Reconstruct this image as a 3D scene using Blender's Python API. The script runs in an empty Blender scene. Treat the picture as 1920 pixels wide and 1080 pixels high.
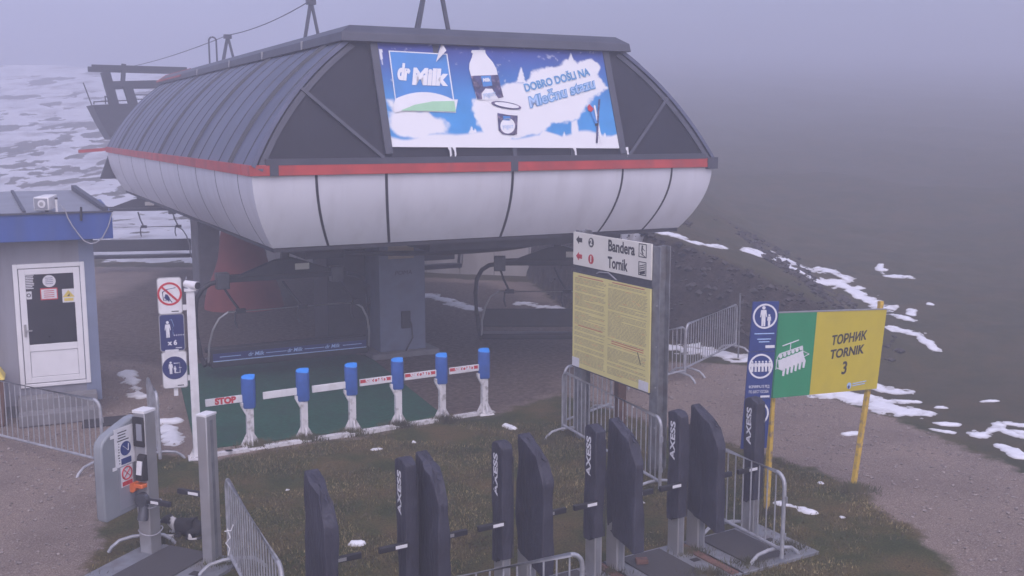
import bpy, bmesh, math, random
import numpy as np
from mathutils import Matrix, Vector
rad = math.radians
random.seed(7); np.random.seed(7)
scene = bpy.context.scene
COL = scene.collection

# ------------------------------------------------------------------ camera, world, sun, exposure
CAM_H, PITCH, FPX = 5.0, rad(8.625), 1963.0
cam_d = bpy.data.cameras.new('camera'); cam = bpy.data.objects.new('camera', cam_d); COL.objects.link(cam)
cam.location = (0, 0, CAM_H); cam.rotation_euler = (math.pi/2 - PITCH, 0, 0)
cam_d.sensor_width = 36; cam_d.lens = FPX/1920*36; cam_d.clip_start = .1; cam_d.clip_end = 3000
scene.camera = cam
SUN_EL, SUN_AZ = rad(50), rad(172)
world = bpy.data.worlds.new('World'); scene.world = world; world.use_nodes = True
wn = world.node_tree; bgn = wn.nodes['Background']
sky = wn.nodes.new('ShaderNodeTexSky'); sky.sky_type = 'NISHITA'; sky.sun_disc = False
sky.sun_elevation = SUN_EL; sky.sun_rotation = SUN_AZ; sky.altitude = 1100; sky.air_density = 1.0; sky.dust_density = 5.0; sky.ozone_density = 2.0
wn.links.new(sky.outputs[0], bgn.inputs[0]); bgn.inputs[1].default_value = .13
sun_d = bpy.data.lights.new('sun', 'SUN'); sun = bpy.data.objects.new('sun', sun_d); COL.objects.link(sun)
sun_d.energy = 1.45; sun_d.angle = rad(80); sun_d.color = (1, .965, .96)
sdir = Vector((math.sin(SUN_AZ)*math.cos(SUN_EL), math.cos(SUN_AZ)*math.cos(SUN_EL), math.sin(SUN_EL)))
sun.rotation_euler = (-sdir).to_track_quat('-Z', 'Y').to_euler(); sun.location = (0, 0, 40)
scene.view_settings.view_transform = 'Standard'; scene.view_settings.look = 'None'
scene.view_settings.gamma = 1; scene.view_settings.exposure = 0.77
scene.view_settings.use_white_balance = True; scene.view_settings.white_balance_temperature = 6500; scene.view_settings.white_balance_tint = 25
scene.render.engine = 'CYCLES'
cy = scene.cycles
cy.use_denoising = True; cy.max_bounces = 8; cy.diffuse_bounces = 3; cy.glossy_bounces = 3; cy.volume_bounces = 3; cy.transparent_max_bounces = 8

# ------------------------------------------------------------------ projection helpers (pixel of the photo -> place in the world)
cp, sp = math.cos(PITCH), math.sin(PITCH)
def ray(px, py):
    return Vector((0, cp, -sp)) + Vector((1, 0, 0))*((px-960)/FPX) + Vector((0, sp, cp))*((540-py)/FPX)
def G(px, py, h=0.0):
    r = ray(px, py); k = (h-CAM_H)/r.z
    return Vector((r.x*k, r.y*k, h))
def hgt(P, py):
    k = (540-py)/FPX
    return CAM_H + P[1]*(k*cp - sp)/(cp + k*sp)
def planeL(px, py, loc, rz, y0=0.0):
    r = ray(px, py); c, s = math.cos(-rz), math.sin(-rz)
    o = Vector((-loc[0], -loc[1])); ox, oy = c*o.x-s*o.y, s*o.x+c*o.y
    dx, dy = c*r.x-s*r.y, s*r.x+c*r.y
    k = (y0-oy)/dy
    return ox+dx*k, CAM_H+r.z*k

# ------------------------------------------------------------------ numpy value noise
def _hash(i, j, seed):
    n = (i.astype(np.int64)*374761393 + j.astype(np.int64)*668265263 + seed*1442695041) & 0x7fffffff
    n = ((n ^ (n >> 13))*1274126177) & 0x7fffffff
    return ((n ^ (n >> 16)) & 0xffff)/65535.0
def vnoise(x, y, seed=0):
    xi, yi = np.floor(x), np.floor(y); fx, fy = x-xi, y-yi
    fx, fy = fx*fx*(3-2*fx), fy*fy*(3-2*fy)
    a, b = _hash(xi, yi, seed), _hash(xi+1, yi, seed); c, d = _hash(xi, yi+1, seed), _hash(xi+1, yi+1, seed)
    return (a*(1-fx)+b*fx)*(1-fy) + (c*(1-fx)+d*fx)*fy
def fbm(x, y, sc=1.0, octv=4, seed=0):
    x, y = np.asarray(x, float)/sc, np.asarray(y, float)/sc; t = 0; amp = .5; tot = 0
    for o in range(octv):
        t = t + amp*vnoise(x+17.3*o, y-9.1*o, seed+o*13); tot += amp; amp *= .5; x, y = x*2.03, y*2.03
    return t/tot
def sstep(a, b, x): t = np.clip((x-a)/(b-a), 0, 1); return t*t*(3-2*t)

# ------------------------------------------------------------------ materials
def node_mat(name):
    m = bpy.data.materials.new(name); m.use_nodes = True
    return m, m.node_tree.nodes, m.node_tree.links, m.node_tree.nodes['Principled BSDF']
def mat(name, col, rough=.6, metal=0.0, var=.15, scale=6.0, bump=0.0, bscale=60.0, dirt=None, dirt_amt=.5, dscale=3.0, stretch=(1, 1, 1)):
    m, N, L, P = node_mat(name)
    geo = N.new('ShaderNodeNewGeometry'); mp = N.new('ShaderNodeMapping'); mp.inputs['Scale'].default_value = stretch
    L.new(geo.outputs['Position'], mp.inputs['Vector'])
    nz = N.new('ShaderNodeTexNoise'); nz.inputs['Scale'].default_value = scale; nz.inputs['Detail'].default_value = 6
    L.new(mp.outputs[0], nz.inputs['Vector'])
    cr = N.new('ShaderNodeValToRGB'); e = cr.color_ramp.elements
    e[0].position, e[1].position = .3, .7
    e[0].color = (*[c*(1-var) for c in col], 1); e[1].color = (*[min(1, c*(1+var)) for c in col], 1)
    L.new(nz.outputs['Fac'], cr.inputs[0]); out = cr.outputs[0]
    if dirt:
        n2 = N.new('ShaderNodeTexNoise'); n2.inputs['Scale'].default_value = dscale; n2.inputs['Detail'].default_value = 8
        L.new(mp.outputs[0], n2.inputs['Vector'])
        r2 = N.new('ShaderNodeValToRGB'); r2.color_ramp.elements[0].position = .5; r2.color_ramp.elements[1].position = .72
        r2.color_ramp.elements[1].color = (dirt_amt,)*3+(1,)
        L.new(n2.outputs['Fac'], r2.inputs[0])
        mx = N.new('ShaderNodeMixRGB'); mx.inputs[2].default_value = (*dirt, 1); L.new(r2.outputs[0], mx.inputs[0]); L.new(out, mx.inputs[1]); out = mx.outputs[0]
    L.new(out, P.inputs['Base Color'])
    P.inputs['Roughness'].default_value = rough; P.inputs['Metallic'].default_value = metal
    if bump:
        n3 = N.new('ShaderNodeTexNoise'); n3.inputs['Scale'].default_value = bscale; n3.inputs['Detail'].default_value = 4
        L.new(geo.outputs['Position'], n3.inputs['Vector'])
        b = N.new('ShaderNodeBump'); b.inputs['Strength'].default_value = bump; b.inputs['Distance'].default_value = .02
        L.new(n3.outputs['Fac'], b.inputs['Height']); L.new(b.outputs[0], P.inputs['Normal'])
    return m
M = {}
M['roof'] = mat('roof_sheet', (.095, .105, .165), .42, .3, .25, 1.2, dirt=(.13, .14, .18), dirt_amt=.5, dscale=.8, stretch=(1, 1, .35))
M['trim'] = mat('dark_trim', (.07, .073, .095), .5, .2, .15, 3)
M['seam'] = mat('roof_seam', (.045, .048, .062), .5, .2, .1)
M['tint'] = mat('tinted_glass', (.022, .022, .032), .35, 0, .2, 1.0); M['tint'].node_tree.nodes['Principled BSDF'].inputs['Specular IOR Level'].default_value = .2
M['red'] = mat('red_paint', (.50, .055, .045), .5, 0, .18, 2.0, dirt=(.30, .06, .06), dirt_amt=.6, dscale=2.5)
M['white_panel'] = mat('white_panel', (.67, .68, .73), .35, 0, .05, .9, dirt=(.54, .54, .57), dirt_amt=.45, dscale=1.6, stretch=(2.2, 2.2, .22))
M['joint'] = mat('joint_rubber', (.03, .03, .04), .7)
M['under'] = mat('dark_steel', (.035, .035, .043), .6, .2, .2)
M['blue_steel'] = mat('blue_grey_steel', (.17, .20, .28), .5, .1, .2, 2.0, dirt=(.08, .08, .10), dirt_amt=.6, dscale=2.0)
M['blackmetal'] = mat('black_metal', (.03, .031, .037), .45, .3, .2, 8)
M['midmetal'] = mat('mid_metal', (.10, .105, .12), .45, .5, .2, 8)
M['galv'] = mat('galvanised', (.40, .41, .44), .45, .35, .22, 9, dirt=(.22, .21, .21), dirt_amt=.5, dscale=5)
M['galv_old'] = mat('galvanised_old', (.27, .28, .30), .5, .6, .25, 7, dirt=(.20, .17, .15), dirt_amt=.6, dscale=4)
M['alu'] = mat('aluminium', (.42, .42, .43), .42, .55, .12, 6, dirt=(.30, .28, .26), dirt_amt=.45, dscale=3)
M['white'] = mat('white_paint', (.74, .74, .75), .5, 0, .06, 4, dirt=(.50, .48, .46), dirt_amt=.45, dscale=7)
M['white_worn'] = mat('white_worn', (.66, .65, .66), .6, 0, .08, 5, dirt=(.20, .18, .16), dirt_amt=.85, dscale=11)
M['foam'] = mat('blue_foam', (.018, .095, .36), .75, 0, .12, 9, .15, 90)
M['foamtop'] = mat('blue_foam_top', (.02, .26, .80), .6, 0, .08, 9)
M['redletter'] = mat('red_letter', (.55, .03, .04), .6, 0, .15, 15)
M['green'] = mat('green_carpet', (.003, .082, .043), .95, 0, .35, 14, .5, 160, dirt=(.012, .055, .038), dirt_amt=.7, dscale=1.6)
M['cover'] = mat('cover_fabric', (.030, .030, .046), .62, 0, .18, 5, .25, 40, dirt=(.05, .052, .075), dirt_amt=.6, dscale=2.5)
def _folds():
    m = M['cover']; N, L = m.node_tree.nodes, m.node_tree.links; P = N['Principled BSDF']; b0 = P.inputs['Normal'].links[0].from_node
    g = N.new('ShaderNodeNewGeometry'); mp = N.new('ShaderNodeMapping'); mp.inputs['Scale'].default_value = (9, 9, 2.6); n = N.new('ShaderNodeTexNoise'); n.inputs['Scale'].default_value = 1.1; n.inputs['Detail'].default_value = 3; n.inputs['Distortion'].default_value = 1.2
    L.new(g.outputs['Position'], mp.inputs[0]); L.new(mp.outputs[0], n.inputs['Vector']); b = N.new('ShaderNodeBump'); b.inputs['Strength'].default_value = .75; b.inputs['Distance'].default_value = .035
    L.new(n.outputs['Fac'], b.inputs['Height']); L.new(b0.outputs[0], b.inputs['Normal']); L.new(b.outputs[0], P.inputs['Normal'])
_folds()
M['letterwhite'] = mat('letter_white', (.72, .72, .75), .6, 0, .05, 12)
M['letterdark'] = mat('letter_dark', (.03, .03, .035), .6, 0, .1, 12)
M['armblack'] = mat('arm_black', (.02, .02, .024), .5, 0, .1)
M['signyellow'] = mat('sign_yellow', (.57, .46, .03), .45, 0, .05, 3, dirt=(.50, .41, .05), dirt_amt=.4, dscale=4)
M['signgreen'] = mat('sign_green', (.012, .27, .115), .45, 0, .06, 3)
M['postyellow'] = mat('post_yellow', (.60, .40, .05), .6, 0, .1, 9, dirt=(.20, .15, .12), dirt_amt=.95, dscale=13)
M['signblue'] = mat('sign_blue', (.018, .045, .19), .45, 0, .1, 4)
M['navy'] = mat('navy', (.014, .025, .13), .45, 0, .08, 4)
M['cream'] = mat('cream_board', (.80, .78, .70), .5, 0, .05, 3)
M['noticeyellow'] = mat('notice_yellow', (.78, .70, .27), .5, 0, .05, 3)
M['fascia'] = mat('blue_fascia', (.035, .085, .30), .45, 0, .15, 1.5, dirt=(.06, .10, .25), dirt_amt=.6, dscale=2.2, stretch=(2, 2, .4))
M['hutwall'] = mat('hut_wall', (.25, .25, .285), .6, 0, .08, 2, dirt=(.17, .165, .175), dirt_amt=.7, dscale=1.8, stretch=(2, 2, .3))
M['hutblue'] = mat('hut_corner', (.20, .24, .34), .5, 0, .1, 2)
M['hutroof'] = mat('hut_roof', (.28, .29, .33), .5, .2, .1, 2)
M['pvc'] = mat('white_pvc', (.78, .78, .79), .4, 0, .04, 4)
M['doorglass'] = mat('door_glass', (.018, .018, .022), .1, 0, .5, 2.0)  # lighter mottling in the colour imitates faint reflections in the pane
M['concrete'] = mat('concrete', (.52, .50, .49), .85, 0, .18, 1.3, .4, 25, dirt=(.30, .28, .27), dirt_amt=.7, dscale=.9, stretch=(1, 1, .25))
M['concrete_dark'] = mat('concrete_dark', (.20, .195, .20), .85, 0, .2, 3, .4, 30)
M['wood_brown'] = mat('wood_brown', (.13, .065, .04), .8, 0, .25, 8, .2, 50)
M['wood_pale'] = mat('wood_pale', (.42, .36, .26), .8, 0, .15, 8)
M['rubber'] = mat('rubber', (.022, .020, .020), .85, 0, .3, 20, .4, 90)
M['redcloth'] = mat('red_cloth', (.34, .075, .06), .8, 0, .15, 2, dirt=(.32, .05, .05), dirt_amt=.5, dscale=1.0)
M['orange'] = mat('orange_plastic', (.75, .16, .03), .5)
M['paper'] = mat('paper', (.70, .70, .72), .8, 0, .06, 20)
M['yellowpaper'] = mat('yellow_paper', (.72, .56, .10), .7)
M['cable'] = mat('cable', (.35, .35, .38), .6)
M['reader'] = mat('reader_panel', (.24, .26, .28), .25, 0, .1, 3)
M['plate'] = mat('plate_steel', (.25, .26, .28), .5, .4, .2, 5, dirt=(.16, .13, .11), dirt_amt=.7, dscale=4)
M['rust'] = mat('rust', (.15, .075, .055), .85, 0, .3, 12)
M['snowmat'] = mat('snow', (.82, .83, .86), .75, 0, .04, 8, .35, 22)

def _snow():
    m = M['snowmat']; N, L = m.node_tree.nodes, m.node_tree.links; P = N['Principled BSDF']; src = P.inputs['Base Color'].links[0].from_socket
    a = N.new('ShaderNodeAttribute'); a.attribute_name = 'depth'; mr = N.new('ShaderNodeMapRange'); mr.inputs[1].default_value = .0; mr.inputs[2].default_value = .7
    L.new(a.outputs['Fac'], mr.inputs[0]); mx = N.new('ShaderNodeMixRGB'); mx.inputs[1].default_value = (.50, .49, .48, 1); L.new(mr.outputs[0], mx.inputs[0]); L.new(src, mx.inputs[2]); L.new(mx.outputs[0], P.inputs['Base Color'])
_snow()
# ------------------------------------------------------------------ mesh builder
class MB:
    def __init__(s): s.v = []; s.f = []
    def add(s, vs, fs):
        o = len(s.v); s.v += [tuple(v) for v in vs]; s.f += [tuple(i+o for i in f) for f in fs]; return s
    def box(s, c, size, rz=0, R=None):
        x, y, z = [d/2 for d in size]
        R = R or Matrix.Rotation(rz, 3, 'Z'); c = Vector(c)
        vs = [c + R @ Vector((i*x, j*y, k*z)) for i in (-1, 1) for j in (-1, 1) for k in (-1, 1)]
        return s.add(vs, [(0, 1, 3, 2), (4, 6, 7, 5), (0, 4, 5, 1), (2, 3, 7, 6), (0, 2, 6, 4), (1, 5, 7, 3)])
    def bb(s, x0, x1, y0, y1, z0, z1): return s.box(((x0+x1)/2, (y0+y1)/2, (z0+z1)/2), (abs(x1-x0), abs(y1-y0), abs(z1-z0)))
    def bar(s, p, q, w, h, up=(0, 0, 1)):
        p, q = Vector(p), Vector(q); d = q-p; L = d.length; z = d/L; x = z.cross(Vector(up))
        if x.length < 1e-4: x = Vector((1, 0, 0))
        x.normalize(); y = x.cross(z)
        return s.box((p+q)/2, (w, h, L), R=Matrix((x, y, z)).transposed())
    def tube(s, pts, r, n=8, closed=False):
        pts = [Vector(p) for p in pts]; m = len(pts); rings = []; ref = None
        for i, p in enumerate(pts):
            a = pts[(i-1) % m] if (i > 0 or closed) else p; b = pts[(i+1) % m] if (i < m-1 or closed) else p
            t = (b-a).normalized()
            if ref is None: ref = Vector((0, 0, 1)) if abs(t.z) < .9 else Vector((1, 0, 0))
            x = t.cross(ref)
            if x.length < 1e-3: x = t.cross(Vector((0, 1, .3)))
            x.normalize(); y = x.cross(t).normalized(); ref = y if False else ref
            rr = r[i] if isinstance(r, (list, tuple)) else r
            rings.append([p + x*math.cos(2*math.pi*k/n)*rr + y*math.sin(2*math.pi*k/n)*rr for k in range(n)])
        if closed: rings.append(rings[0])
        return s.loft(rings, not closed)
    def loft(s, rings, caps=True):
        n = len(rings[0]); vs = [v for r in rings for v in r]; fs = []
        for i in range(len(rings)-1):
            for k in range(n):
                fs.append((i*n+k, i*n+(k+1) % n, (i+1)*n+(k+1) % n, (i+1)*n+k))
        if caps: fs += [tuple(range(n-1, -1, -1)), tuple((len(rings)-1)*n+k for k in range(n))]
        return s.add(vs, fs)
    def strip(s, rows):                                   # open surface from rows of points
        n = len(rows[0]); vs = [v for r in rows for v in r]
        return s.add(vs, [(i*n+k, i*n+k+1, (i+1)*n+k+1, (i+1)*n+k) for i in range(len(rows)-1) for k in range(n-1)])
    def plate(s, poly, y0, y1):                           # polygon in (x, z) given thickness along y
        n = len(poly); vs = [(x, y0, z) for x, z in poly] + [(x, y1, z) for x, z in poly]
        return s.add(vs, [tuple(range(n)), tuple(range(2*n-1, n-1, -1))] + [(k, (k+1) % n, n+(k+1) % n, n+k) for k in range(n)])
    def ring(s, cx, cz, r0, r1, y0, y1, n=40, ax=1.0):
        vs = []; fs = []
        for k in range(n):
            a = 2*math.pi*k/n; c, q = math.cos(a)*ax, math.sin(a)
            vs += [(cx+r0*c, y0, cz+r0*q), (cx+r1*c, y0, cz+r1*q), (cx+r0*c, y1, cz+r0*q), (cx+r1*c, y1, cz+r1*q)]
        for k in range(n):
            i, j = 4*k, 4*((k+1) % n)
            fs += [(i, i+1, j+1, j), (i+2, j+2, j+3, i+3), (i+1, i+3, j+3, j+1), (i, j, j+2, i+2)]
        return s.add(vs, fs)
    def disc(s, cx, cz, r, y0, y1, n=36): return s.plate(circ(cx, cz, r, n), y0, y1)
    def cyl(s, p, q, r, n=16, r2=None): return s.tube([p, q], [r, r if r2 is None else r2], n)
    def build(s, name, m, parent=None, bevel=0, ang=38, smooth=True):
        me = bpy.data.meshes.new(name); me.from_pydata(s.v, [], s.f); me.update()
        bm = bmesh.new(); bm.from_mesh(me); bmesh.ops.recalc_face_normals(bm, faces=bm.faces); bm.to_mesh(me); bm.free()
        if smooth: me.shade_smooth(); me.set_sharp_from_angle(angle=rad(ang))
        o = bpy.data.objects.new(name, me); COL.objects.link(o)
        if m: me.materials.append(m if not isinstance(m, str) else M[m])
        if parent: o.parent = parent
        if bevel:
            b = o.modifiers.new('bevel', 'BEVEL'); b.width = bevel; b.segments = 2; b.limit_method = 'ANGLE'; b.angle_limit = rad(40)
        return o
def circ(cx, cz, r, n=36, a0=0, a1=2*math.pi, rx=None):
    return [(cx+(rx or r)*math.cos(a0+(a1-a0)*k/n), cz+r*math.sin(a0+(a1-a0)*k/n)) for k in range(n)]
def rrect(x0, x1, z0, z1, r, n=5):
    p = []
    for cx, cz, a in ((x1-r, z1-r, 0), (x0+r, z1-r, 90), (x0+r, z0+r, 180), (x1-r, z0+r, 270)):
        p += [(cx+r*math.cos(rad(a+90*k/n)), cz+r*math.sin(rad(a+90*k/n))) for k in range(n+1)]
    return p
def arc3(c, r, a0, a1, n, ex, ez):
    c, ex, ez = Vector(c), Vector(ex), Vector(ez)
    return [c + ex*r*math.cos(a0+(a1-a0)*k/n) + ez*r*math.sin(a0+(a1-a0)*k/n) for k in range(n+1)]

def tag(o, label, cat, group=None):
    o['label'] = label; o['category'] = cat
    if group: o['group'] = group
    return o
def thing(name, label, cat, loc=(0, 0, 0), rz=0, group=None):
    o = bpy.data.objects.new(name, None); COL.objects.link(o); o.empty_display_size = .2
    o.location = (loc[0], loc[1], loc[2] if len(loc) > 2 else 0); o.rotation_euler = (0, 0, rz)
    return tag(o, label, cat, group)
def setting(o, kind='structure'): o['kind'] = kind; return o
def dup(root, loc, rz, label):
    r = root.copy(); COL.objects.link(r); r.location = loc; r.rotation_euler = (0, 0, rz); r['label'] = label
    def kids(src, dst):
        for ch in src.children:
            c = ch.copy(); COL.objects.link(c); c.parent = dst; kids(ch, c)
    kids(root, r); return r
def text(s, size, m, name, parent, pos, rx=math.pi/2, ry=0, basis=None, align='CENTER', shear=0, bold=0, fit=None, th=.0012):
    cu = bpy.data.curves.new(name, 'FONT'); cu.body = s; cu.size = size; cu.align_x = align; cu.align_y = 'CENTER'; cu.shear = shear; cu.offset = bold; cu.extrude = th; cu.resolution_u = 4
    tmp = bpy.data.objects.new('tmp', cu); COL.objects.link(tmp); bpy.context.view_layer.update()
    me = bpy.data.meshes.new_from_object(tmp.evaluated_get(bpy.context.evaluated_depsgraph_get()))
    bpy.data.objects.remove(tmp)
    if fit:
        w = max(v.co.x for v in me.vertices)-min(v.co.x for v in me.vertices)
        me.transform(Matrix.Scale(fit/w, 4, (1, 0, 0)))
    R = basis.to_4x4() if basis else (Matrix.Rotation(rx, 4, 'X') if not ry else Matrix.Rotation(ry, 4, 'Y') @ Matrix.Rotation(rx, 4, 'X'))
    me.transform(Matrix.Translation(pos) @ R)
    me.name = name; o = bpy.data.objects.new(name, me); COL.objects.link(o); me.materials.clear(); me.materials.append(M[m]); o.parent = parent
    return o
def person(mb, cx, z0, h, y0, y1, arm=True):
    r = h*.085; mb.disc(cx, z0+h-r, r, y0, y1, 14)
    w = h*.13
    mb.plate([(cx-w, z0+h*.80), (cx+w, z0+h*.80), (cx+w*1.35, z0+h*.45), (cx+w*1.0, z0+h*.45), (cx+w*.72, z0+h*.66), (cx+w*.75, z0), (cx+w*.1, z0), (cx, z0+h*.4),
              (cx-w*.1, z0), (cx-w*.75, z0), (cx-w*.72, z0+h*.66), (cx-w*1.0, z0+h*.45), (cx-w*1.35, z0+h*.45)], y0, y1)

# ------------------------------------------------------------------ terrain
def zfun(X, Y):
    X, Y = np.asarray(X, float), np.asarray(Y, float)
    Yf = np.interp(X, [-9, .5, 1.6, 3.4, 5.3, 6.8, 8.2, 10, 14, 30], [38.9, 35.9, 29, 24.6, 23.0, 21.5, 21.2, 20.6, 19.5, 16])
    Ht = np.interp(X, [-9, 1, 3.0, 4.2, 5.5, 6.6, 7.6, 8.8, 11], [2.4, 2.5, 2.5, 2.25, 1.75, 1.35, .8, .25, .05])
    t = (Y-Yf)*.85
    rough = (fbm(X, Y, .9, 4, 3)-.5)*.5
    bank = Ht*sstep(0, 1.5, t + rough*.8*np.clip(Ht, 0, 1)) + .10*np.maximum(t-1.2, 0)
    far = .20*(np.sqrt((Y-60+.12*(X+12))**2+30)+(Y-60+.12*(X+12)))/2
    far = np.minimum(far, 10.9+.015*(Y-118)-.04*(X+24)); far = np.maximum(far, 0)
    k = sstep(-8.2, -10.2, X)
    z = bank*(1-k) + far*k
    hill = sstep(0, 6, t)*(1-k) + k*sstep(42, 62, Y)
    z = z + (fbm(X, Y, 5, 4, 21)-.5)*.9*hill + (fbm(X, Y, .7, 3, 31)-.5)*(.05+.12*hill)
    return np.minimum(z, 36)
def T(px, py):
    r = ray(px, py); d = np.arange(8, 95, .06); k = d/r.y
    z = CAM_H + r.z*k; zz = zfun(r.x*k, d); b = np.nonzero(z < zz)[0]
    i = b[0] if len(b) else len(d)-1
    return Vector((r.x*k[i], d[i], zz[i]))
def psd(X, Y, poly):                                      # signed distance to a polygon, + inside
    X, Y = np.asarray(X, float), np.asarray(Y, float); d = np.full(X.shape, 1e9); ins = np.zeros(X.shape, bool)
    n = len(poly)
    for i in range(n):
        ax, ay = poly[i][0], poly[i][1]; bx, by = poly[(i+1) % n][0], poly[(i+1) % n][1]
        ex, ey = bx-ax, by-ay; t = np.clip(((X-ax)*ex+(Y-ay)*ey)/(ex*ex+ey*ey+1e-9), 0, 1)
        d = np.minimum(d, np.hypot(X-ax-t*ex, Y-ay-t*ey))
        c = ((ay > Y) != (by > Y)) & (X < (bx-ax)*(Y-ay)/(by-ay+1e-12)+ax); ins ^= c
    return np.where(ins, d, -d)
g2 = lambda pts: [tuple(G(*p)[:2]) for p in pts]
GRASS = g2([(150, 1100), (190, 1010), (200, 930), (300, 850), (400, 868), (480, 848), (930, 776), (1050, 738), (1130, 765), (1240, 800), (1360, 828), (1440, 852), (1560, 897), (1620, 930), (1700, 985), (1830, 1100)])
GRASS = [(-4.4, 5)] + GRASS + [(5, 5)]
HILLG = g2([(1205, 676), (1400, 684), (1470, 712), (1560, 745), (1700, 795), (1920, 888)])
HILLG = HILLG + [(9.5, 12), (14, 8), (400, 8), (400, 400), (-400, 400), (-400, 38.5), (-10, 37.5), (.6, 34.2), (1.6, 28.5)]
DIRT = g2([(330, 690), (700, 820), (930, 775), (1050, 740), (1100, 690), (1200, 655)]) + [(2.5, 27), (-1, 34), (-12, 37), (-12, 24)]
def axis_coords(lo, a, b, hi, step):
    c = list(np.arange(a, b, step)); s = step; x = b
    while x < hi: c.append(x); s *= 1.07; x += s
    c.append(hi); s = step; x = a-step; p = []
    while x > lo: p.append(x); s *= 1.07; x -= s
    p.append(lo); return np.array(sorted(p)+c)
xs = axis_coords(-400, -12, 13, 400, .13); ys = axis_coords(-30, 8, 38, 400, .13)
XX, YY = np.meshgrid(xs, ys); ZZ = zfun(XX, YY)
nx, ny = len(xs), len(ys)
idx = np.arange(nx*ny).reshape(ny, nx)
faces = np.stack([idx[:-1, :-1], idx[:-1, 1:], idx[1:, 1:], idx[1:, :-1]], -1).reshape(-1, 4)
gm = bpy.data.meshes.new('ground'); gm.from_pydata(np.stack([XX, YY, ZZ], -1).reshape(-1, 3).tolist(), [], faces.tolist()); gm.shade_smooth()
def fattr(me, name, arr):
    a = me.attributes.new(name, 'FLOAT', 'POINT'); a.data.foreach_set('value', np.ascontiguousarray(arr, dtype=np.float32).ravel())
fattr(gm, 'grass', np.maximum(psd(XX, YY, GRASS), psd(XX, YY, HILLG)))
fattr(gm, 'dirt', psd(XX, YY, DIRT))
fattr(gm, 'hill', sstep(-.3, .6, psd(XX, YY, HILLG)))
gy, gx = np.gradient(ZZ, ys, xs); slope = np.hypot(gx, gy)
fattr(gm, 'rock', sstep(.45, .9, slope)*(XX > .5)*(YY < 36))
m, N, L, P = node_mat('ground')
geo = N.new('ShaderNodeNewGeometry'); POS = geo.outputs['Position']
def noise(sc, det=6, rough=.6, dist=0):
    n = N.new('ShaderNodeTexNoise'); n.inputs['Scale'].default_value = sc; n.inputs['Detail'].default_value = det; n.inputs['Roughness'].default_value = rough; n.inputs['Distortion'].default_value = dist
    L.new(POS, n.inputs['Vector']); return n.outputs['Fac']
def ramp(fac, stops):
    r = N.new('ShaderNodeValToRGB'); e = r.color_ramp.elements
    while len(e) < len(stops): e.new(.5)
    for el, (p, c) in zip(e, stops): el.position = p; el.color = (*c, 1) if len(c) == 3 else c
    L.new(fac, r.inputs[0]); return r.outputs[0]
def math_(op, a, b):
    n = N.new('ShaderNodeMath'); n.operation = op
    for i, q in enumerate((a, b)):
        if isinstance(q, (int, float)): n.inputs[i].default_value = q
        else: L.new(q, n.inputs[i])
    return n.outputs[0]
def mix(fac, a, b, bt='MIX'):
    n = N.new('ShaderNodeMixRGB'); n.blend_type = bt
    for i, q in enumerate((fac, a, b)):
        if isinstance(q, (int, float)): n.inputs[i].default_value = q
        elif isinstance(q, tuple): n.inputs[i].default_value = (*q, 1)
        else: L.new(q, n.inputs[i])
    return n.outputs[0]
def attr(nm): a = N.new('ShaderNodeAttribute'); a.attribute_name = nm; return a.outputs['Fac']
def mask(nm, nsc, namp, w):
    s = math_('ADD', attr(nm), math_('MULTIPLY', math_('SUBTRACT', noise(nsc, 5), .5), namp))
    mr = N.new('ShaderNodeMapRange'); mr.inputs[1].default_value = -w; mr.inputs[2].default_value = w; L.new(s, mr.inputs[0]); return mr.outputs[0]
gfine = noise(38, 5, .75)
grass_c = ramp(noise(1.1, 7, .62), [(.30, (.038, .060, .018)), (.45, (.080, .090, .030)), (.55, (.125, .108, .044)), (.70, (.175, .125, .060))])
grass_c = mix(.75, grass_c, ramp(gfine, [(.3, (.06, .06, .04)), (.5, (.42, .40, .33)), (.72, (.85, .80, .68))]), 'OVERLAY')
grav_c = ramp(noise(55, 3, .8), [(.25, (.08, .064, .056)), (.42, (.23, .180, .155)), (.56, (.345, .28, .235)), (.72, (.68, .60, .52))])
grav_c = mix(.5, grav_c, ramp(noise(.8, 6, .6), [(.3, (.30, .27, .26)), (.5, (.5, .47, .46)), (.7, (.62, .56, .52))]), 'OVERLAY')
dirt_c = ramp(noise(9, 6, .7), [(.3, (.075, .058, .048)), (.5, (.15, .115, .095)), (.75, (.26, .21, .185))])
rock_c = ramp(noise(5, 8, .75), [(.3, (.015, .013, .012)), (.5, (.055, .043, .037)), (.75, (.13, .105, .09))])
grass_c = mix(attr('hill'), grass_c, mix(.6, grass_c, (.084, .070, .046)))
c = mix(mask('dirt', 1.2, 1.5, .35), grav_c, dirt_c)
c = mix(mask('grass', 2.5, .9, .10), c, grass_c)
c = mix(attr('rock'), c, rock_c)
L.new(c, P.inputs['Base Color']); P.inputs['Roughness'].default_value = .95; P.inputs['Specular IOR Level'].default_value = .2
bp = N.new('ShaderNodeBump'); bp.inputs['Strength'].default_value = .8; bp.inputs['Distance'].default_value = .05
L.new(math_('ADD', noise(45, 4, .8), math_('MULTIPLY', noise(6, 6, .7), 1.6)), bp.inputs['Height']); L.new(bp.outputs[0], P.inputs['Normal'])
M['ground'] = m; gm.materials.append(m)
ground = bpy.data.objects.new('ground', gm); COL.objects.link(ground); setting(ground)

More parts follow.
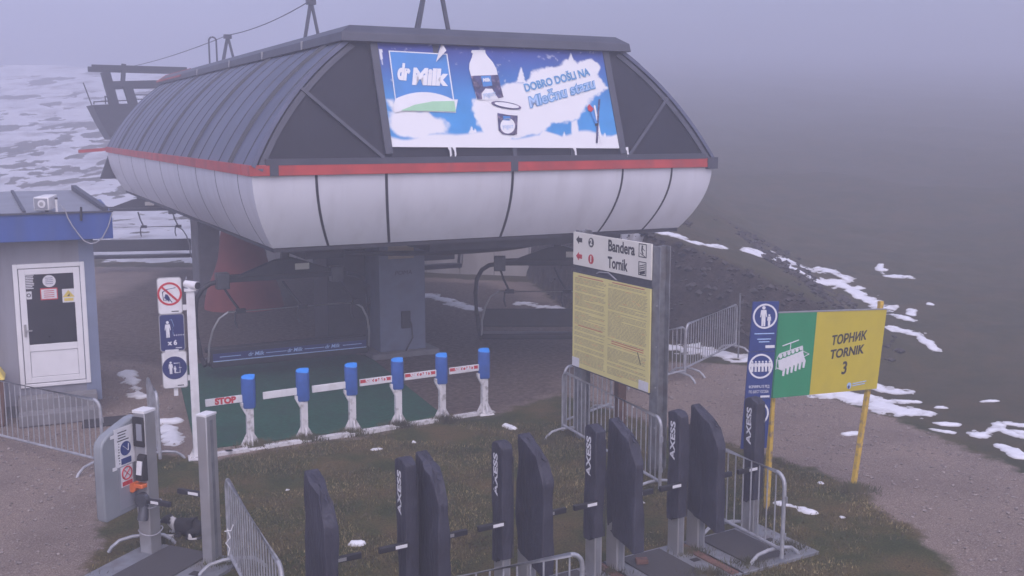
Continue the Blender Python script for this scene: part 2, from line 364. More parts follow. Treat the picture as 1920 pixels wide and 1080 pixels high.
# snow lying on the ground: a thin sheet that dips under the ground at its edges
def snow_sheet(name, x, y, f, thick):
    X, Y = np.meshgrid(x, y); F = f(X, Y); Z = zfun(X, Y) + np.clip(F, -1, 1)*thick
    keep = F > -.35; kk = keep[:-1, :-1] | keep[:-1, 1:] | keep[1:, 1:] | keep[1:, :-1]
    i = np.arange(X.size).reshape(X.shape)
    q = np.stack([i[:-1, :-1], i[:-1, 1:], i[1:, 1:], i[1:, :-1]], -1)[kk]
    used, inv = np.unique(q, return_inverse=True); Fu = F.ravel()[used]; pts = np.stack([X.ravel(), Y.ravel(), Z.ravel()], -1)[used]
    me = bpy.data.meshes.new(name); me.from_pydata(pts.tolist(), [], inv.reshape(-1, 4).tolist()); me.shade_smooth(); me.materials.append(M['snowmat']); at_ = me.attributes.new('depth', 'FLOAT', 'POINT'); at_.data.foreach_set('value', Fu.astype(np.float32))
    o = bpy.data.objects.new(name, me); COL.objects.link(o); return setting(o, 'stuff')
def capsules(lines):
    segs = []
    for r, *pts in lines:
        w = [T(*p) for p in pts]
        if len(w) == 1: w = w*2
        segs += [(w[i], w[i+1], r) for i in range(len(w)-1)]
    def f(X, Y):
        n = (fbm(X, Y, .42, 5, 5)-.5)*2.6 + (fbm(X*.6+Y*.8, Y*.6-X*.8, .14, 3, 8)-.5)*1.9; best = np.full(X.shape, -5.0)
        for a, b, r in segs:
            ex, ey = b.x-a.x, b.y-a.y; t = np.clip(((X-a.x)*ex+(Y-a.y)*ey)/(ex*ex+ey*ey+1e-6), 0, 1)
            best = np.maximum(best, 1.0-np.hypot(X-a.x-t*ex, Y-a.y-t*ey)/r)
        return (best-.08)*1.25 + n*np.clip(best+1.3, 0, 1)
    return f
RIGHT_SNOW = [(.30, (1180, 434), (1270, 441)), (.2, (1300, 455), (1350, 461)), (.35, (1420, 478), (1480, 488), (1540, 512)), (.4, (1480, 502), (1580, 533)), (.3, (1545, 505), (1590, 528)),
    (.32, (1608, 548), (1655, 578)), (.22, (1675, 590), (1703, 598)), (.25, (1675, 614), (1710, 625)), (.14, (1735, 638), (1750, 656)), (.16, (1650, 496), (1655, 512)), (.22, (1668, 519), (1702, 520)),
    (.10, (1745, 571)), (.12, (1712, 582), (1710, 592)), (.42, (1550, 737), (1620, 748), (1690, 768)), (.3, (1630, 727), (1682, 737)), (.12, (1758, 765), (1770, 764)), (.15, (1688, 752), (1720, 755)),
    (.10, (1757, 795), (1790, 797)), (.1, (1747, 806), (1786, 813)), (.08, (1842, 754), (1868, 752)), (.16, (1835, 817), (1870, 806), (1912, 818)), (.14, (1872, 792), (1880, 806)), (.16, (1885, 795), (1918, 800)),
    (.13, (1905, 808), (1920, 822)), (.12, (1880, 838), (1912, 858)), (.10, (1466, 946), (1498, 952), (1522, 962)), (.36, (1240, 652), (1310, 660), (1395, 674)), (.2, (1290, 648), (1330, 655)),
    (.28, (800, 553), (850, 568), (890, 580)), (.28, (985, 570), (1030, 577), (1062, 583)), (.10, (1588, 815), (1602, 814)), (.05, (1578, 972)), (.05, (1540, 907))]
f = capsules(RIGHT_SNOW)
snow_sheet('snow', np.arange(-3, 13.5, .045), np.arange(10.5, 33.5, .045), f, .028)
f = capsules([(.16, (240, 698), (250, 722), (262, 745)), (.20, (318, 806), (322, 832)), (.13, (300, 792), (328, 791)), (.08, (265, 741)), (.10, (194, 606), (196, 640)), (.06, (4, 890)), (.09, (700, 845), (722, 843)), (.07, (948, 798), (962, 804)),
              (.05, (1064, 905)), (.05, (1092, 948)), (.04, (776, 832)), (.05, (660, 1022), (675, 1021)), (.04, (1205, 943)), (.05, (1186, 765)), (.04, (540, 920))])
snow_sheet('snow', np.arange(-9, 3, .04), np.arange(10, 24, .04), f, .045)
def hillsnow(X, Y):
    cov = np.interp(Y, [39, 44, 50, 58, 70, 84, 98, 115], [-.10, .02, .0, -.03, .03, -.01, .14, .35])
    n = .13 + (fbm(X, Y, 8, 3, 41)-.5)*.8 + (fbm(X, Y*.8, 1.6, 4, 51)-.5)*1.0 + (fbm(X, Y*.6, .5, 3, 61)-.5)*.5
    edge = sstep(-8.5, -11, X)*sstep(38, 40, Y)
    return (n+cov)*4*edge - .5*(1-edge)
M['thinsnow'] = mat('thin_snow', (.60, .61, .64), .8, 0, .12, .35, dirt=(.17, .15, .13), dirt_amt=.85, dscale=.38)  # patchy thin snow; thicker haze is partly put into its dulled colour
hs = snow_sheet('snow', np.arange(-85, -8, .22), np.arange(38, 140, .22), hillsnow, .05); hs.data.materials[0] = M['thinsnow']

# grass blades and loose stones near the camera (one object each)
def blades(n, poly, hmin, hmax, col_, dcol, sd, thr=.36):
    px = np.random.uniform(-5.2, 7.5, n); py = np.random.uniform(8.2, 17.5, n)
    d = psd(px, py, poly); k = (d > .02) & (fbm(px, py, .8, 3, 77) > thr + .2*np.random.rand(n)); px, py = px[k], py[k]; n = len(px)
    pz = zfun(px, py); h = np.random.uniform(hmin, hmax, n)*(.5+fbm(px, py, 1.5, 3, 9)); a = np.random.uniform(0, 6.283, n); w = np.random.uniform(.005, .011, n)
    lean = np.random.uniform(.1, .9, n)*h; b = np.random.uniform(0, 6.283, n)
    v = np.zeros((n, 3, 3)); v[:, 0] = np.stack([px-np.cos(a)*w, py-np.sin(a)*w, pz-.005], -1); v[:, 1] = np.stack([px+np.cos(a)*w, py+np.sin(a)*w, pz-.005], -1)
    v[:, 2] = np.stack([px+np.cos(b)*lean, py+np.sin(b)*lean, pz+h], -1)
    me = bpy.data.meshes.new('grass'); me.from_pydata(v.reshape(-1, 3).tolist(), [], np.arange(n*3).reshape(-1, 3).tolist())
    m2 = mat('grass_blade', col_, .9, 0, .5, 1.6, dirt=dcol, dirt_amt=.8, dscale=.9); me.materials.append(m2)
    o = bpy.data.objects.new('grass', me); COL.objects.link(o); return setting(o, 'stuff')
blades(110000, GRASS, .015, .055, (.12, .10, .045), (.055, .085, .022), 0)
blades(60000, GRASS, .012, .045, (.28, .23, .11), (.18, .15, .07), 1, .42)
def tufts(spots, n, hmin, hmax):
    c = np.array(spots)[np.random.randint(0, len(spots), n)]; a = np.random.uniform(0, 6.283, n); r = np.abs(np.random.normal(0, .13, n)); px, py = c[:, 0]+np.cos(a)*r*1.6, c[:, 1]+np.sin(a)*r*.8-.03
    pz = zfun(px, py); h = np.random.uniform(hmin, hmax, n)*np.clip(1.2-r*2.5, .25, 1); w = np.random.uniform(.004, .008, n); lean = np.random.uniform(.1, .7, n)*h; b = np.random.uniform(0, 6.283, n); v = np.zeros((n, 3, 3))
    v[:, 0] = np.stack([px-w, py, pz-.01], -1); v[:, 1] = np.stack([px+w, py, pz-.01], -1); v[:, 2] = np.stack([px+np.cos(b)*lean, py+np.sin(b)*lean, pz+h], -1)
    me = bpy.data.meshes.new('grass'); me.from_pydata(v.reshape(-1, 3).tolist(), [], np.arange(n*3).reshape(-1, 3).tolist()); me.materials.append(mat('grass_tuft', (.085, .085, .04), .9, 0, .6, 3, dirt=(.17, .13, .07), dirt_amt=.7, dscale=5))
    o = bpy.data.objects.new('grass', me); COL.objects.link(o); return setting(o, 'stuff')
tufts([tuple(G(*p)[:2]) for p in ((480, 838), (492, 834), (571, 825), (585, 826), (655, 814), (668, 812), (745, 800), (758, 800), (830, 790), (838, 789), (1597, 918), (1605, 920), (1437, 962), (1300, 1038), (1290, 1040), (1145, 1078), (1240, 890), (300, 1020), (420, 1060), (1475, 1030), (1400, 1062), (1330, 1082), (1030, 830), (1080, 815))], 9000, .03, .15)
def stones(name, px, py, smin, smax, m_, lift=.2):
    n = len(px); s = smin + (smax-smin)*np.random.rand(n)**4
    base = np.array([(1, 0, 0), (-1, 0, 0), (0, 1, 0), (0, -1, 0), (0, 0, 1), (0, 0, -1), (.6, .6, .5), (-.6, .6, .5), (-.6, -.6, .5), (.6, -.6, .5)], float)
    f8 = [(4, 0, 6), (6, 0, 2), (4, 6, 2), (4, 2, 7), (7, 2, 1), (4, 7, 1), (4, 1, 8), (8, 1, 3), (4, 8, 3), (4, 3, 9), (9, 3, 0), (4, 9, 0), (5, 2, 0), (5, 1, 2), (5, 3, 1), (5, 0, 3)]
    V = base[None]*np.random.uniform(.6, 1.15, (n, 10, 1))*s[:, None, None]; a = np.random.uniform(0, 6.28, n); c_, s_ = np.cos(a), np.sin(a)
    X = V[..., 0]*c_[:, None]-V[..., 1]*s_[:, None]*.75; Y = V[..., 0]*s_[:, None]+V[..., 1]*c_[:, None]*.75; Z = V[..., 2]*.6
    V = np.stack([X+px[:, None], Y+py[:, None], Z+(zfun(px, py)+s*lift)[:, None]], -1).reshape(-1, 3)
    F = (np.array(f8)[None]+np.arange(n)[:, None, None]*10).reshape(-1, 3)
    me = bpy.data.meshes.new(name); me.from_pydata(V.tolist(), [], F.tolist()); me.materials.append(m_)
    o = bpy.data.objects.new(name, me); COL.objects.link(o); return setting(o, 'stuff')
px, py = np.random.uniform(-9, 11, 60000), np.random.uniform(9, 23, 60000)
dg_ = np.maximum(psd(px, py, GRASS), psd(px, py, HILLG)); dd = psd(px, py, DIRT)
CARP = g2([(362, 850), (845, 788), (694, 664), (560, 650), (322, 688)])
k = (dg_ < .1-.5*np.random.rand(len(px))) & (dd < 0) & (psd(px, py, CARP) < -.05) & (np.random.rand(len(px)) < .55)
mst = mat('gravel_stone', (.25, .21, .19), .9, 0, .5, 25)
stones('gravel', px[k], py[k], .008, .042, mst)
px, py = np.random.uniform(1, 9, 9000), np.random.uniform(20.5, 32, 9000)
e = .05; sl = np.hypot(zfun(px+e, py)-zfun(px-e, py), zfun(px, py+e)-zfun(px, py-e))/(2*e)
k = sl > .5
stones('rubble', px[k], py[k], .03, .17, mat('rubble_stone', (.040, .033, .030), .9, 0, .6, 4, .4, 30, dirt=(.10, .085, .07), dirt_amt=.7, dscale=3), .05)

# ------------------------------------------------------------------ chairlift station
SLOC, SRZ = (-.0794, 18.6324, 0), rad(90-62.948)
A, ZT, ZB, AB, WB, ZBOT, AT, WT, ZTOP, LEN = 4.53, 4.433, 4.265, 4.095, .487, 3.05, 2.756, .602, 6.47, 19.9
def SW(a, w, z=0):
    c, s = math.cos(SRZ), math.sin(SRZ); return Vector((SLOC[0]+c*a-s*w, SLOC[1]+s*a+c*w, z))
st = thing('chairlift_station', 'large chairlift station with dark barrel roof, red band and white lower cladding', 'lift station', SLOC, SRZ)
nA = 14; SAG = .17
nrm = Vector((ZTOP-ZT, A-AT)).normalized()
prof = []
for i in range(nA+1):
    t = i/nA; b = 4*SAG*t*(1-t); prof.append((A+(AT-A)*t+nrm.x*b, ZT+(ZTOP-ZT)*t+nrm.y*b))
wof = lambda z: WT*(z-ZT)/(ZTOP-ZT)
for sgn in (-1, 1):
    o_ = MB(); th = .07
    outer = [[(sgn*a, wof(z)-.06, z) for a, z in prof], [(sgn*a, LEN-wof(z), z) for a, z in prof]]
    ins = [(a-th*.75, z-th*.65) for a, z in prof]
    for rows in (outer,):
        pass
    ring0 = [(sgn*a, wof(z)-.06, z) for a, z in prof] + [(sgn*a, wof(z)-.06, z) for a, z in reversed(ins)]
    ring1 = [(sgn*a, LEN-wof(z), z) for a, z in prof] + [(sgn*a, LEN-wof(z), z) for a, z in reversed(ins)]
    o_.loft([ring0, ring1]); rf = o_.build('roof', 'roof', st, ang=30)
    sm = MB(); k = 0; w = .5
    while w < LEN-.3:
        big = k % 4 == 1; hw, hh = (.03, .035) if big else (.03, .014)
        for dw in ((-.09, .09) if big else (0,)):
            rr = []
            for a, z in prof:
                w0 = max(w+dw, wof(z)-.03); w0 = min(w0, LEN-wof(z))
                x0, z0, x1, z1 = a-.01, z-.01, a+nrm.x*hh, z+nrm.y*hh
                rr.append([(sgn*x0, w0-hw, z0), (sgn*x1, w0-hw*.4, z1), (sgn*x1, w0+hw*.4, z1), (sgn*x0, w0+hw, z0)])
            sm.loft(rr)
        w += .95; k += 1
    sm.build('standing_seams', 'seam' , rf)
    # glazing frame along the arch on the front
fr = MB()
for sgn in (-1, 1):
    rr = []
    for a, z in prof:
        i0, i1 = a-.09, a-.17; zz0, zz1 = z-.05, z-.10; wz = wof(z)
        rr.append([(sgn*i0, wof(zz0)-.035, zz0), (sgn*i1, wof(zz1)-.035, zz1), (sgn*i1, wof(zz1)+.05, zz1), (sgn*i0, wof(zz0)+.05, zz0)])
    fr.loft(rr)
fp = lambda a, z, off=0: Vector((a, wof(z)-off, z))
fr.bar(fp(-4.3, ZT+.05, .03), fp(4.3, ZT+.05, .03), .10, .08, up=(0, 1, 0))
AMUL = [-2.62, 2.55]
MUL = [((697, 75), (728, 290)), ((1132, 98), (1166, 290))]
def onfront(px, py):                                       # point of the sloping front glazing seen at a pixel
    r = ray(px, py); c, s = math.cos(-SRZ), math.sin(-SRZ); ox, oy = -SLOC[0], -SLOC[1]
    o = Vector((c*ox-s*oy, s*ox+c*oy, CAM_H)); d = Vector((c*r.x-s*r.y, s*r.x+c*r.y, r.z))
    nv = Vector((0, ZTOP-ZT, -WT)); p0 = Vector((0, 0, ZT)); k = (p0-o).dot(nv)/d.dot(nv); return o+d*k
fN = Vector((0, -(ZTOP-ZT), WT)).normalized()
mull = []
for (a_, b_) in MUL:
    p, q = onfront(*a_), onfront(*b_); mull.append((p, q)); fr.bar(p+fN*.03, q+fN*.03, .13, .08, up=fN)
for (a_, b_) in (((562, 165), (718, 297)), ((1250, 185), (1178, 292))):
    fr.bar(onfront(*a_)+fN*.035, onfront(*b_)+fN*.035, .055, .04, up=fN)
for px_ in (846, 965, 1073):
    fr.bar(onfront(px_, 297)+fN*.012, onfront(px_-12, 100)+fN*.012, .07, .04, up=fN)
gl = MB(); gp = [(a-.04, z-.02) for a, z in prof]
gl.add([fp(-a, z, 0) for a, z in gp]+[fp(a, z, 0) for a, z in reversed(gp)], [tuple(range(2*len(gp)))])
front_glass = gl.build('glazing', 'tint', st, smooth=False); gl = MB()
gl.add([(-a, LEN-wof(z)-.05, z) for a, z in gp]+[(a, LEN-wof(z)-.05, z) for a, z in reversed(gp)], [tuple(range(2*len(gp)))])
gl.build('glazing', 'tint', st, smooth=False)
fr.build('glazing_frame', 'trim', front_glass)
# ridge cap
cap = MB(); e = AT+.10
cap.loft([[(-e, WT-.16, ZTOP-.02), (e, WT-.16, ZTOP-.02), (e, LEN-WT+.1, ZTOP-.02), (-e, LEN-WT+.1, ZTOP-.02)],
          [(-e+.02, WT-.13, ZTOP+.13), (e-.02, WT-.13, ZTOP+.13), (e-.02, LEN-WT, ZTOP+.13), (-e+.02, LEN-WT, ZTOP+.13)],
          [(-e+.22, WT+.05, ZTOP+.26), (e-.22, WT+.05, ZTOP+.26), (e-.22, LEN-WT, ZTOP+.26), (-e+.22, LEN-WT, ZTOP+.26)]])
cp_ = cap.build('ridge_cap', 'trim', st, bevel=.01)
cj = MB()
for w in (2.8, 5.8, 9.0, 13): MB().bb(-e-.012, -e+.2, w-.02, w+.02, ZTOP-.02, ZTOP+.14).build('cap_joint', 'alu', cp_)
rp = MB(); rp.loft([[(-e-.02, 15.5, ZTOP+.05), (-e+.3, 15.5, ZTOP+.27), (-e+.3, LEN+.1, ZTOP+.27), (-e-.02, LEN+.1, ZTOP+.05)], [(-e, 15.5, ZTOP+.10), (-e+.3, 15.5, ZTOP+.30), (-e+.3, LEN+.1, ZTOP+.30), (-e, LEN+.1, ZTOP+.10)]])
rp.build('red_ridge_panel', 'redcloth', cp_)
# red band, one piece for each side, with joint pieces
h0, h1 = ZB, ZT+.005
bd = MB().bb(-A-.03, A-.02, -.05, .03, h0, h1); b1 = bd.build('red_band', 'red', st, bevel=.008)
def front_a(px): return planeL(px, 312, SLOC, SRZ, -.055)[0]
for px_ in (514, 965): MB().bb(front_a(px_)-.07, front_a(px_)+.07, -.062, .0, h0-.004, h1+.004).build('band_joint', 'trim', b1)
MB().bb(A-.18, A+.06, -.068, .25, h0-.03, h1+.02).build('band_joint', 'trim', b1)
bd = MB()
cuts = [.031, .55, 4.6, 9.2, 14.0, LEN+.05]
for i in range(5): bd.bb(-A-.03, -A+.05, cuts[i]+.012, cuts[i+1]-.012, h0, h1)
bd.build('red_band', 'red', st)
MB().bb(A-.05, A+.03, .26, LEN, h0, h1).build('red_band', 'red', st)
arm_ = [planeL(205, 280, SLOC, SRZ, LEN+.1), planeL(150, 284, SLOC, SRZ, LEN+.1)]
MB().bar((arm_[0][0], LEN+.1, 4.36), (arm_[1][0]-.05, LEN+.1, arm_[1][1]), .05, .10).build('red_band_end', 'red', st)
# white skirt
rows = 12
def skring(t):
    q = t**2.0; i = (A-.02-AB)*q; j = WB*q
    return A-.02-i, .02+j, LEN-.02-j, ZB-(ZB-ZBOT)*t
sides = {'front': lambda t: [(x, skring(t)[1], skring(t)[3]) for x in (-skring(t)[0], skring(t)[0])],
         'left': lambda t: [(-skring(t)[0], y, skring(t)[3]) for y in (skring(t)[1], skring(t)[2])],
         'right': lambda t: [(skring(t)[0], y, skring(t)[3]) for y in (skring(t)[1], skring(t)[2])],
         'back': lambda t: [(x, skring(t)[2], skring(t)[3]) for x in (-skring(t)[0], skring(t)[0])]}
sk = {}
for nme, fn in sides.items():
    mb = MB(); pts = [fn(i/rows) for i in range(rows+1)]
    mb.strip(pts); sk[nme] = mb.build('lower_cladding', 'white_panel', st, ang=60)
jm = MB()
for px_, wd in ((595, .022), (727, .024), (965, .024), (1172, .02), (1264, .02)):
    a = front_a(px_)*1.0; rr = []
    for i in range(rows+1):
        x, y0, _, z = skring(i/rows); f_ = x/(A-.02); rr.append([(a*f_-wd, y0-.006, z-.001), (a*f_+wd, y0-.006, z-.001), (a*f_+wd, y0+.02, z), (a*f_-wd, y0+.02, z)])
    MB().loft(rr).build('panel_joint', 'joint', sk['front'])
jm = MB()
for w in (1.05, 2.9, 4.75, 6.8, 9.2, 11.6, 14.2, 17):
    rr = []
    for i in range(rows+1):
        x, _, _, z = skring(i/rows); rr.append([(-x-.004, w-.010, z), (-x-.004, w+.010, z), (-x+.02, w+.010, z), (-x+.02, w-.010, z)])
    MB().loft(rr).build('panel_joint', 'joint', sk['left'])
x, y0, y1, z = skring(1)
un = MB().bb(-x+.015, x-.015, y0+.015, y1-.015, ZBOT-.075, ZBOT-.012)
un.build('underside', 'under', st)
mf = MB()
mf.bb(-1.2, 2.6, .75, 2.2, 2.82, 2.95); mf.bb(-3.2, 3.2, 3.0, 3.4, 2.70, 2.96); mf.bb(-3.3, -2.6, 1.4, 19, 2.72, 2.95); mf.bb(2.6, 3.3, 1.4, 19, 2.72, 2.95); mf.bb(-.5, .5, 3.4, 18, 2.6, 2.95)
mf.tube([( -2.75, w, 2.62) for w in (4.6, 12, 19)], .03); mf.tube([(2.75, w, 2.62) for w in (3.4, 12, 19)], .03)
n = 24; mf.tube([(2.75*math.cos(math.pi+math.pi*k/n), 4.2+2.75*math.sin(math.pi+math.pi*k/n)*.9, 2.66) for k in range(n+1)], .05)
mf.build('machinery_frame', 'under', st)
# columns
cw = planeL(755, 650, SLOC, SRZ, 5.2)[0]
c1 = MB(); L0, R0 = planeL(712, 600, SLOC, SRZ, 4.9)[0], planeL(798, 600, SLOC, SRZ, 4.9)[0]
c1.bb(L0, R0, 4.9, 6.9, -.2, 2.7)
col1 = c1.build('column', 'blue_steel', st, bevel=.02)
MB().bb(L0-.25, R0+.25, 4.7, 7.1, -.2, .12).build('column_base', 'concrete_dark', col1, bevel=.02)
MB().bb(L0+.22, L0+.82, 4.885, 4.9, 2.18, 2.62).build('warning_plate', 'wood_pale', col1)
text('POMA', .13, 'letterdark', 'column_lettering', col1, ((L0+R0)/2+.02, 4.892, 1.86), shear=.2, fit=.40)
cb = MB(); xm = (L0+R0)/2+.1
cb.tube([(xm, 4.86, .9), (xm+.08, 4.84, .7), (xm+.10, 4.83, .4), (xm-.05, 4.82, .15), (xm-.15, 4.75, .02)], .018); cb.bb(xm-.14, xm+.06, 4.84, 4.897, .62, 1.0)
cb.build('cable_box', 'under', col1)
MB().bb(L0-.95, L0-.06, 5.6, 6.7, -.2, 2.7).build('column', 'under', st, bevel=.02)
l2, r2 = planeL(372, 480, SLOC, SRZ, 15.5)[0], planeL(414, 480, SLOC, SRZ, 15.5)[0]
MB().bb(l2, r2, 15.5, 16.6, -.3, 2.8).build('column', 'concrete_dark', st, bevel=.02)
# roof stands and cable
def aframe(w, h, a0, nm_label, sp_=.42, three=False):
    t = thing('roof_stand', nm_label, 'stand', SW(a0, w, ZTOP+.25), SRZ, None)
    mb = MB(); z = h
    for sx in (-sp_, sp_): mb.bar((sx, 0, 0), (sx*.06, 0, z), .07, .07)
    mb.bar((-sp_+.14, .5, 0), (0, .0, z), .06, .06)
    legs = mb.build('legs', 'trim', t)
    MB().bb(-.12, .12, -.08, .08, z-.03, z+.10).build('saddle', 'trim', t); return t
aframe(3.3, 1.75, .0, 'nearest dark steel stand on the station roof, cut off by the top of the photo', .38)
aframe(11.6, 1.62, -.05, 'middle dark steel stand on the station roof, a two-legged frame under the thin cable', .33)
aframe(19.0, 1.25, -.7, 'farthest steel stand on the station roof, faint in the fog beside the hoop', .3)
hp = thing('roof_hoop', 'tall narrow grey hoop at the far end of the station roof', 'hoop', SW(-1.15, 19.2, ZTOP+.25), SRZ)
MB().tube([(-.12, 0, 0), (-.12, 0, 1.15)]+[(-.12*math.cos(k*math.pi/8), 0, 1.15+.12*math.sin(k*math.pi/8)) for k in range(1, 8)]+[(.12, 0, 1.15), (.12, 0, 0)], .028).build('tube', 'trim', hp)
ptsA = [SW(0, -6, 9.4), SW(0, 3.3, ZTOP+2.08), SW(-.05, 11.6, ZTOP+1.95), SW(-.7, 19.0, ZTOP+1.58), SW(-1.6, 40, 8.0)]; cpts = []
for p, q in zip(ptsA[:-1], ptsA[1:]):
    for k in range(10): t = k/10; pp = p.lerp(q, t); pp.z -= .22*4*t*(1-t)*.6; cpts.append(pp)
cbl = MB().tube(cpts, .014, 5).build('cable', 'under', None); tag(cbl, 'thin cable sagging over the stands on the station roof', 'cable')

# ------------------------------------------------------------------ advertising banner on the front glazing
bn = thing('advertising_banner', 'blue and white dairy advertising banner with bottle and yogurt cup on the station front', 'banner', SLOC, SRZ)
def BP(x, y, off=.05):                                      # place on the banner from coordinates of its print
    return onfront(700+x/4, 70+y/4)+fN*off
corn = [BP(-12, 10), BP(1712, 112), BP(1842, 838), BP(110, 828)]
corn[0] = onfront(697, 75.5)+fN*.05
nu, nv_ = 300, 130
U, V = np.meshgrid(np.linspace(0, 1, nu), np.linspace(0, 1, nv_))
C4 = [np.array(c) for c in corn]
PT = (1-U)[..., None]*(1-V)[..., None]*C4[0]+U[..., None]*(1-V)[..., None]*C4[1]+U[..., None]*V[..., None]*C4[2]+(1-U)[..., None]*V[..., None]*C4[3]
X_ = (1-U)*(1-V)*-12+U*(1-V)*1712+U*V*1842+(1-U)*V*110; Y_ = (1-U)*(1-V)*20+U*(1-V)*112+U*V*838+(1-U)*V*828
nz = fbm(X_, Y_, 110, 5, 3)-.5; nz2 = fbm(X_, Y_, 30, 4, 9)-.5
def ell(cx, cy, rx, ry): return 1-np.hypot((X_-cx)/rx, (Y_-cy)/ry)
poly = lambda pts, s: psd(X_, Y_, pts)/s
snow_f = np.maximum.reduce([
    (Y_-(735+18*np.sin(X_/140)-14*np.sin(X_/60+1)))/40+nz*.5,
    poly([(100, 560), (230, 520), (380, 560), (470, 640), (520, 740), (200, 780), (90, 700)], 60)+nz*2.2,
    poly([(80, 470), (150, 460), (190, 560), (120, 620)], 50)+nz*2.2-.3,
    poly([(715, 460), (800, 380), (960, 340), (1060, 330), (1130, 270), (1230, 230), (1330, 200), (1440, 160), (1500, 190), (1600, 220), (1680, 300), (1760, 370), (1765, 410), (1640, 440), (1580, 520), (1500, 600), (1460, 650), (1300, 670), (1230, 710), (1100, 760), (900, 800), (760, 710), (700, 600), (670, 545)], 40)+nz*2.0+nz2,
    ell(1600, 240, 80, 70)*3+nz*1.5+nz2,
    poly([(1220, 700), (1320, 730), (1500, 790), (1700, 770), (1850, 720), (1850, 850), (1100, 850)], 25)+nz*.3,
    poly([(1440, 640), (1490, 620), (1520, 780), (1440, 790)], 20)+nz*1.2])
for tx, ty, th_, tw in ((1055, 222, 130, 38), (1448, 118, 110, 38), (1410, 168, 60, 22), (685, 668, 60, 22), (710, 685, 40, 16), (1387, 712, 60, 22), (1645, 730, 40, 14), (1715, 716, 40, 14)):
    for q in range(3):
        zz = (Y_-ty-th_*q*.22)/(th_*.5); snow_f = np.maximum(snow_f, np.where((zz > 0) & (zz < 1), zz*tw*(.55+.25*q)-np.abs(X_-tx), -9)/6)
snow_m = sstep(-.25, .45, snow_f)
spray = sstep(.22, .30, nz2)*sstep(-2.5, -.2, snow_f)*.8; snow_m = np.maximum(snow_m, spray*(Y_ < 350))
g = sstep(0, 620, Y_)[..., None]
col = (1-g)*np.array([.030, .040, .30])+g*np.array([.03, .29, .66])
col = col*(1+.25*nz[..., None])
col = col*(1-snow_m[..., None])+np.array([.80, .81, .83])*snow_m[..., None]
q = (np.abs(X_-(42+(Y_-100)*.12)) < 12-.09*(Y_-100)) & (Y_ > 95) & (Y_ < 232); col[q] = (.75, .76, .8)
me = bpy.data.meshes.new('banner_sheet'); ii = np.arange(nu*nv_).reshape(nv_, nu)
wr = (fbm(U*8, V*3, 1, 3, 5)-.5)*.022
PT2 = PT+np.array(fN)*wr[..., None]*0.5
me.from_pydata(PT2.reshape(-1, 3).tolist(), [], np.stack([ii[:-1, :-1], ii[1:, :-1], ii[1:, 1:], ii[:-1, 1:]], -1).reshape(-1, 4).tolist()); me.shade_smooth()
ca = me.color_attributes.new('print', 'FLOAT_COLOR', 'POINT'); ca.data.foreach_set('color', np.concatenate([col, np.ones((*col.shape[:2], 1))], -1).astype(np.float32).ravel())
m, N, L, P = node_mat('banner_print'); a = N.new('ShaderNodeAttribute'); a.attribute_name = 'print'; L.new(a.outputs['Color'], P.inputs['Base Color']); P.inputs['Roughness'].default_value = .45
me.materials.append(m); sheet = bpy.data.objects.new('printed_sheet', me); COL.objects.link(sheet); sheet.parent = bn
def bpoly(pts, name, m_, off): mb = MB(); mb.add([BP(x, y, off) for x, y in pts], [tuple(range(len(pts)))]); return mb.build(name, m_, sheet, smooth=False)
M['b_sky'] = mat('print_sky_blue', (.045, .25, .62), .45, 0, .1, 2); M['b_white'] = mat('print_white', (.80, .81, .83), .45, 0, .02)
M['b_green'] = mat('print_pale_green', (.36, .66, .42), .45, 0, .05); M['b_navy'] = mat('print_dark_label', (.05, .05, .14), .45, 0, .6, 9, dirt=(.35, .25, .33), dirt_amt=.8, dscale=12)
M['b_letter'] = mat('print_letter_blue', (.09, .32, .60), .45, 0, .1, 4); M['b_lightblue'] = mat('print_light_blue', (.38, .55, .80), .45, 0, .1, 4)
bpoly([(105, 108), (545, 132), (610, 572), (165, 560)], 'logo_frame', 'b_white', .062)
bpoly([(115, 117), (537, 140), (600, 566), (170, 552)], 'logo_ground', 'b_sky', .065)
hl = [(x, 475-55*math.sin(math.pi*min(1, (x-150)/430))**.8 if x < 580 else 475) for x in range(155, 625, 12)]
bpoly(hl+[(605, 568), (600, 520), (400, 515), (150, 575), (140, 520)], 'logo_snow_hill', 'b_white', .068)
bpoly([(195, 558), (300, 515), (430, 490), (595, 487), (607, 566)], 'logo_meadow', 'b_green', .071)
def btext(s, x0, y0, x1, y1, hgt_, m_, nm, off, bold=0, shear=.12):       # lettering along the print line (x0,y0)-(x1,y1)
    p, q = BP(x0, y0, off), BP(x1, y1, off); ex = (q-p); w = ex.length; ex.normalize(); n_ = fN; ey = n_.cross(ex).normalized()
    up = (BP(x0, y0-hgt_, off)-p).length
    return text(s, up*1.38, m_, nm, sheet, (p+q)/2, basis=Matrix((ex, ey, n_)).transposed(), shear=shear, bold=bold, fit=w, th=.001)
btext('dr', 158, 270, 258, 280, 118, 'b_white', 'logo_lettering', .075, .022, .25)
btext('Milk', 255, 308, 537, 318, 118, 'b_white', 'logo_lettering', .075, .022, .22)
btext('DOBRO DOŠLI NA', 1120, 392, 1606, 268, 58, 'b_letter', 'slogan_lettering', .062, .006, .05)
btext('Mlečnu stazu', 1146, 505, 1648, 352, 78, 'b_letter', 'slogan_lettering', .0615, .016, .2)
btext('Mlečnu stazu', 1149, 505, 1645, 352, 76, 'b_lightblue', 'slogan_lettering', .0645, .002, .2)
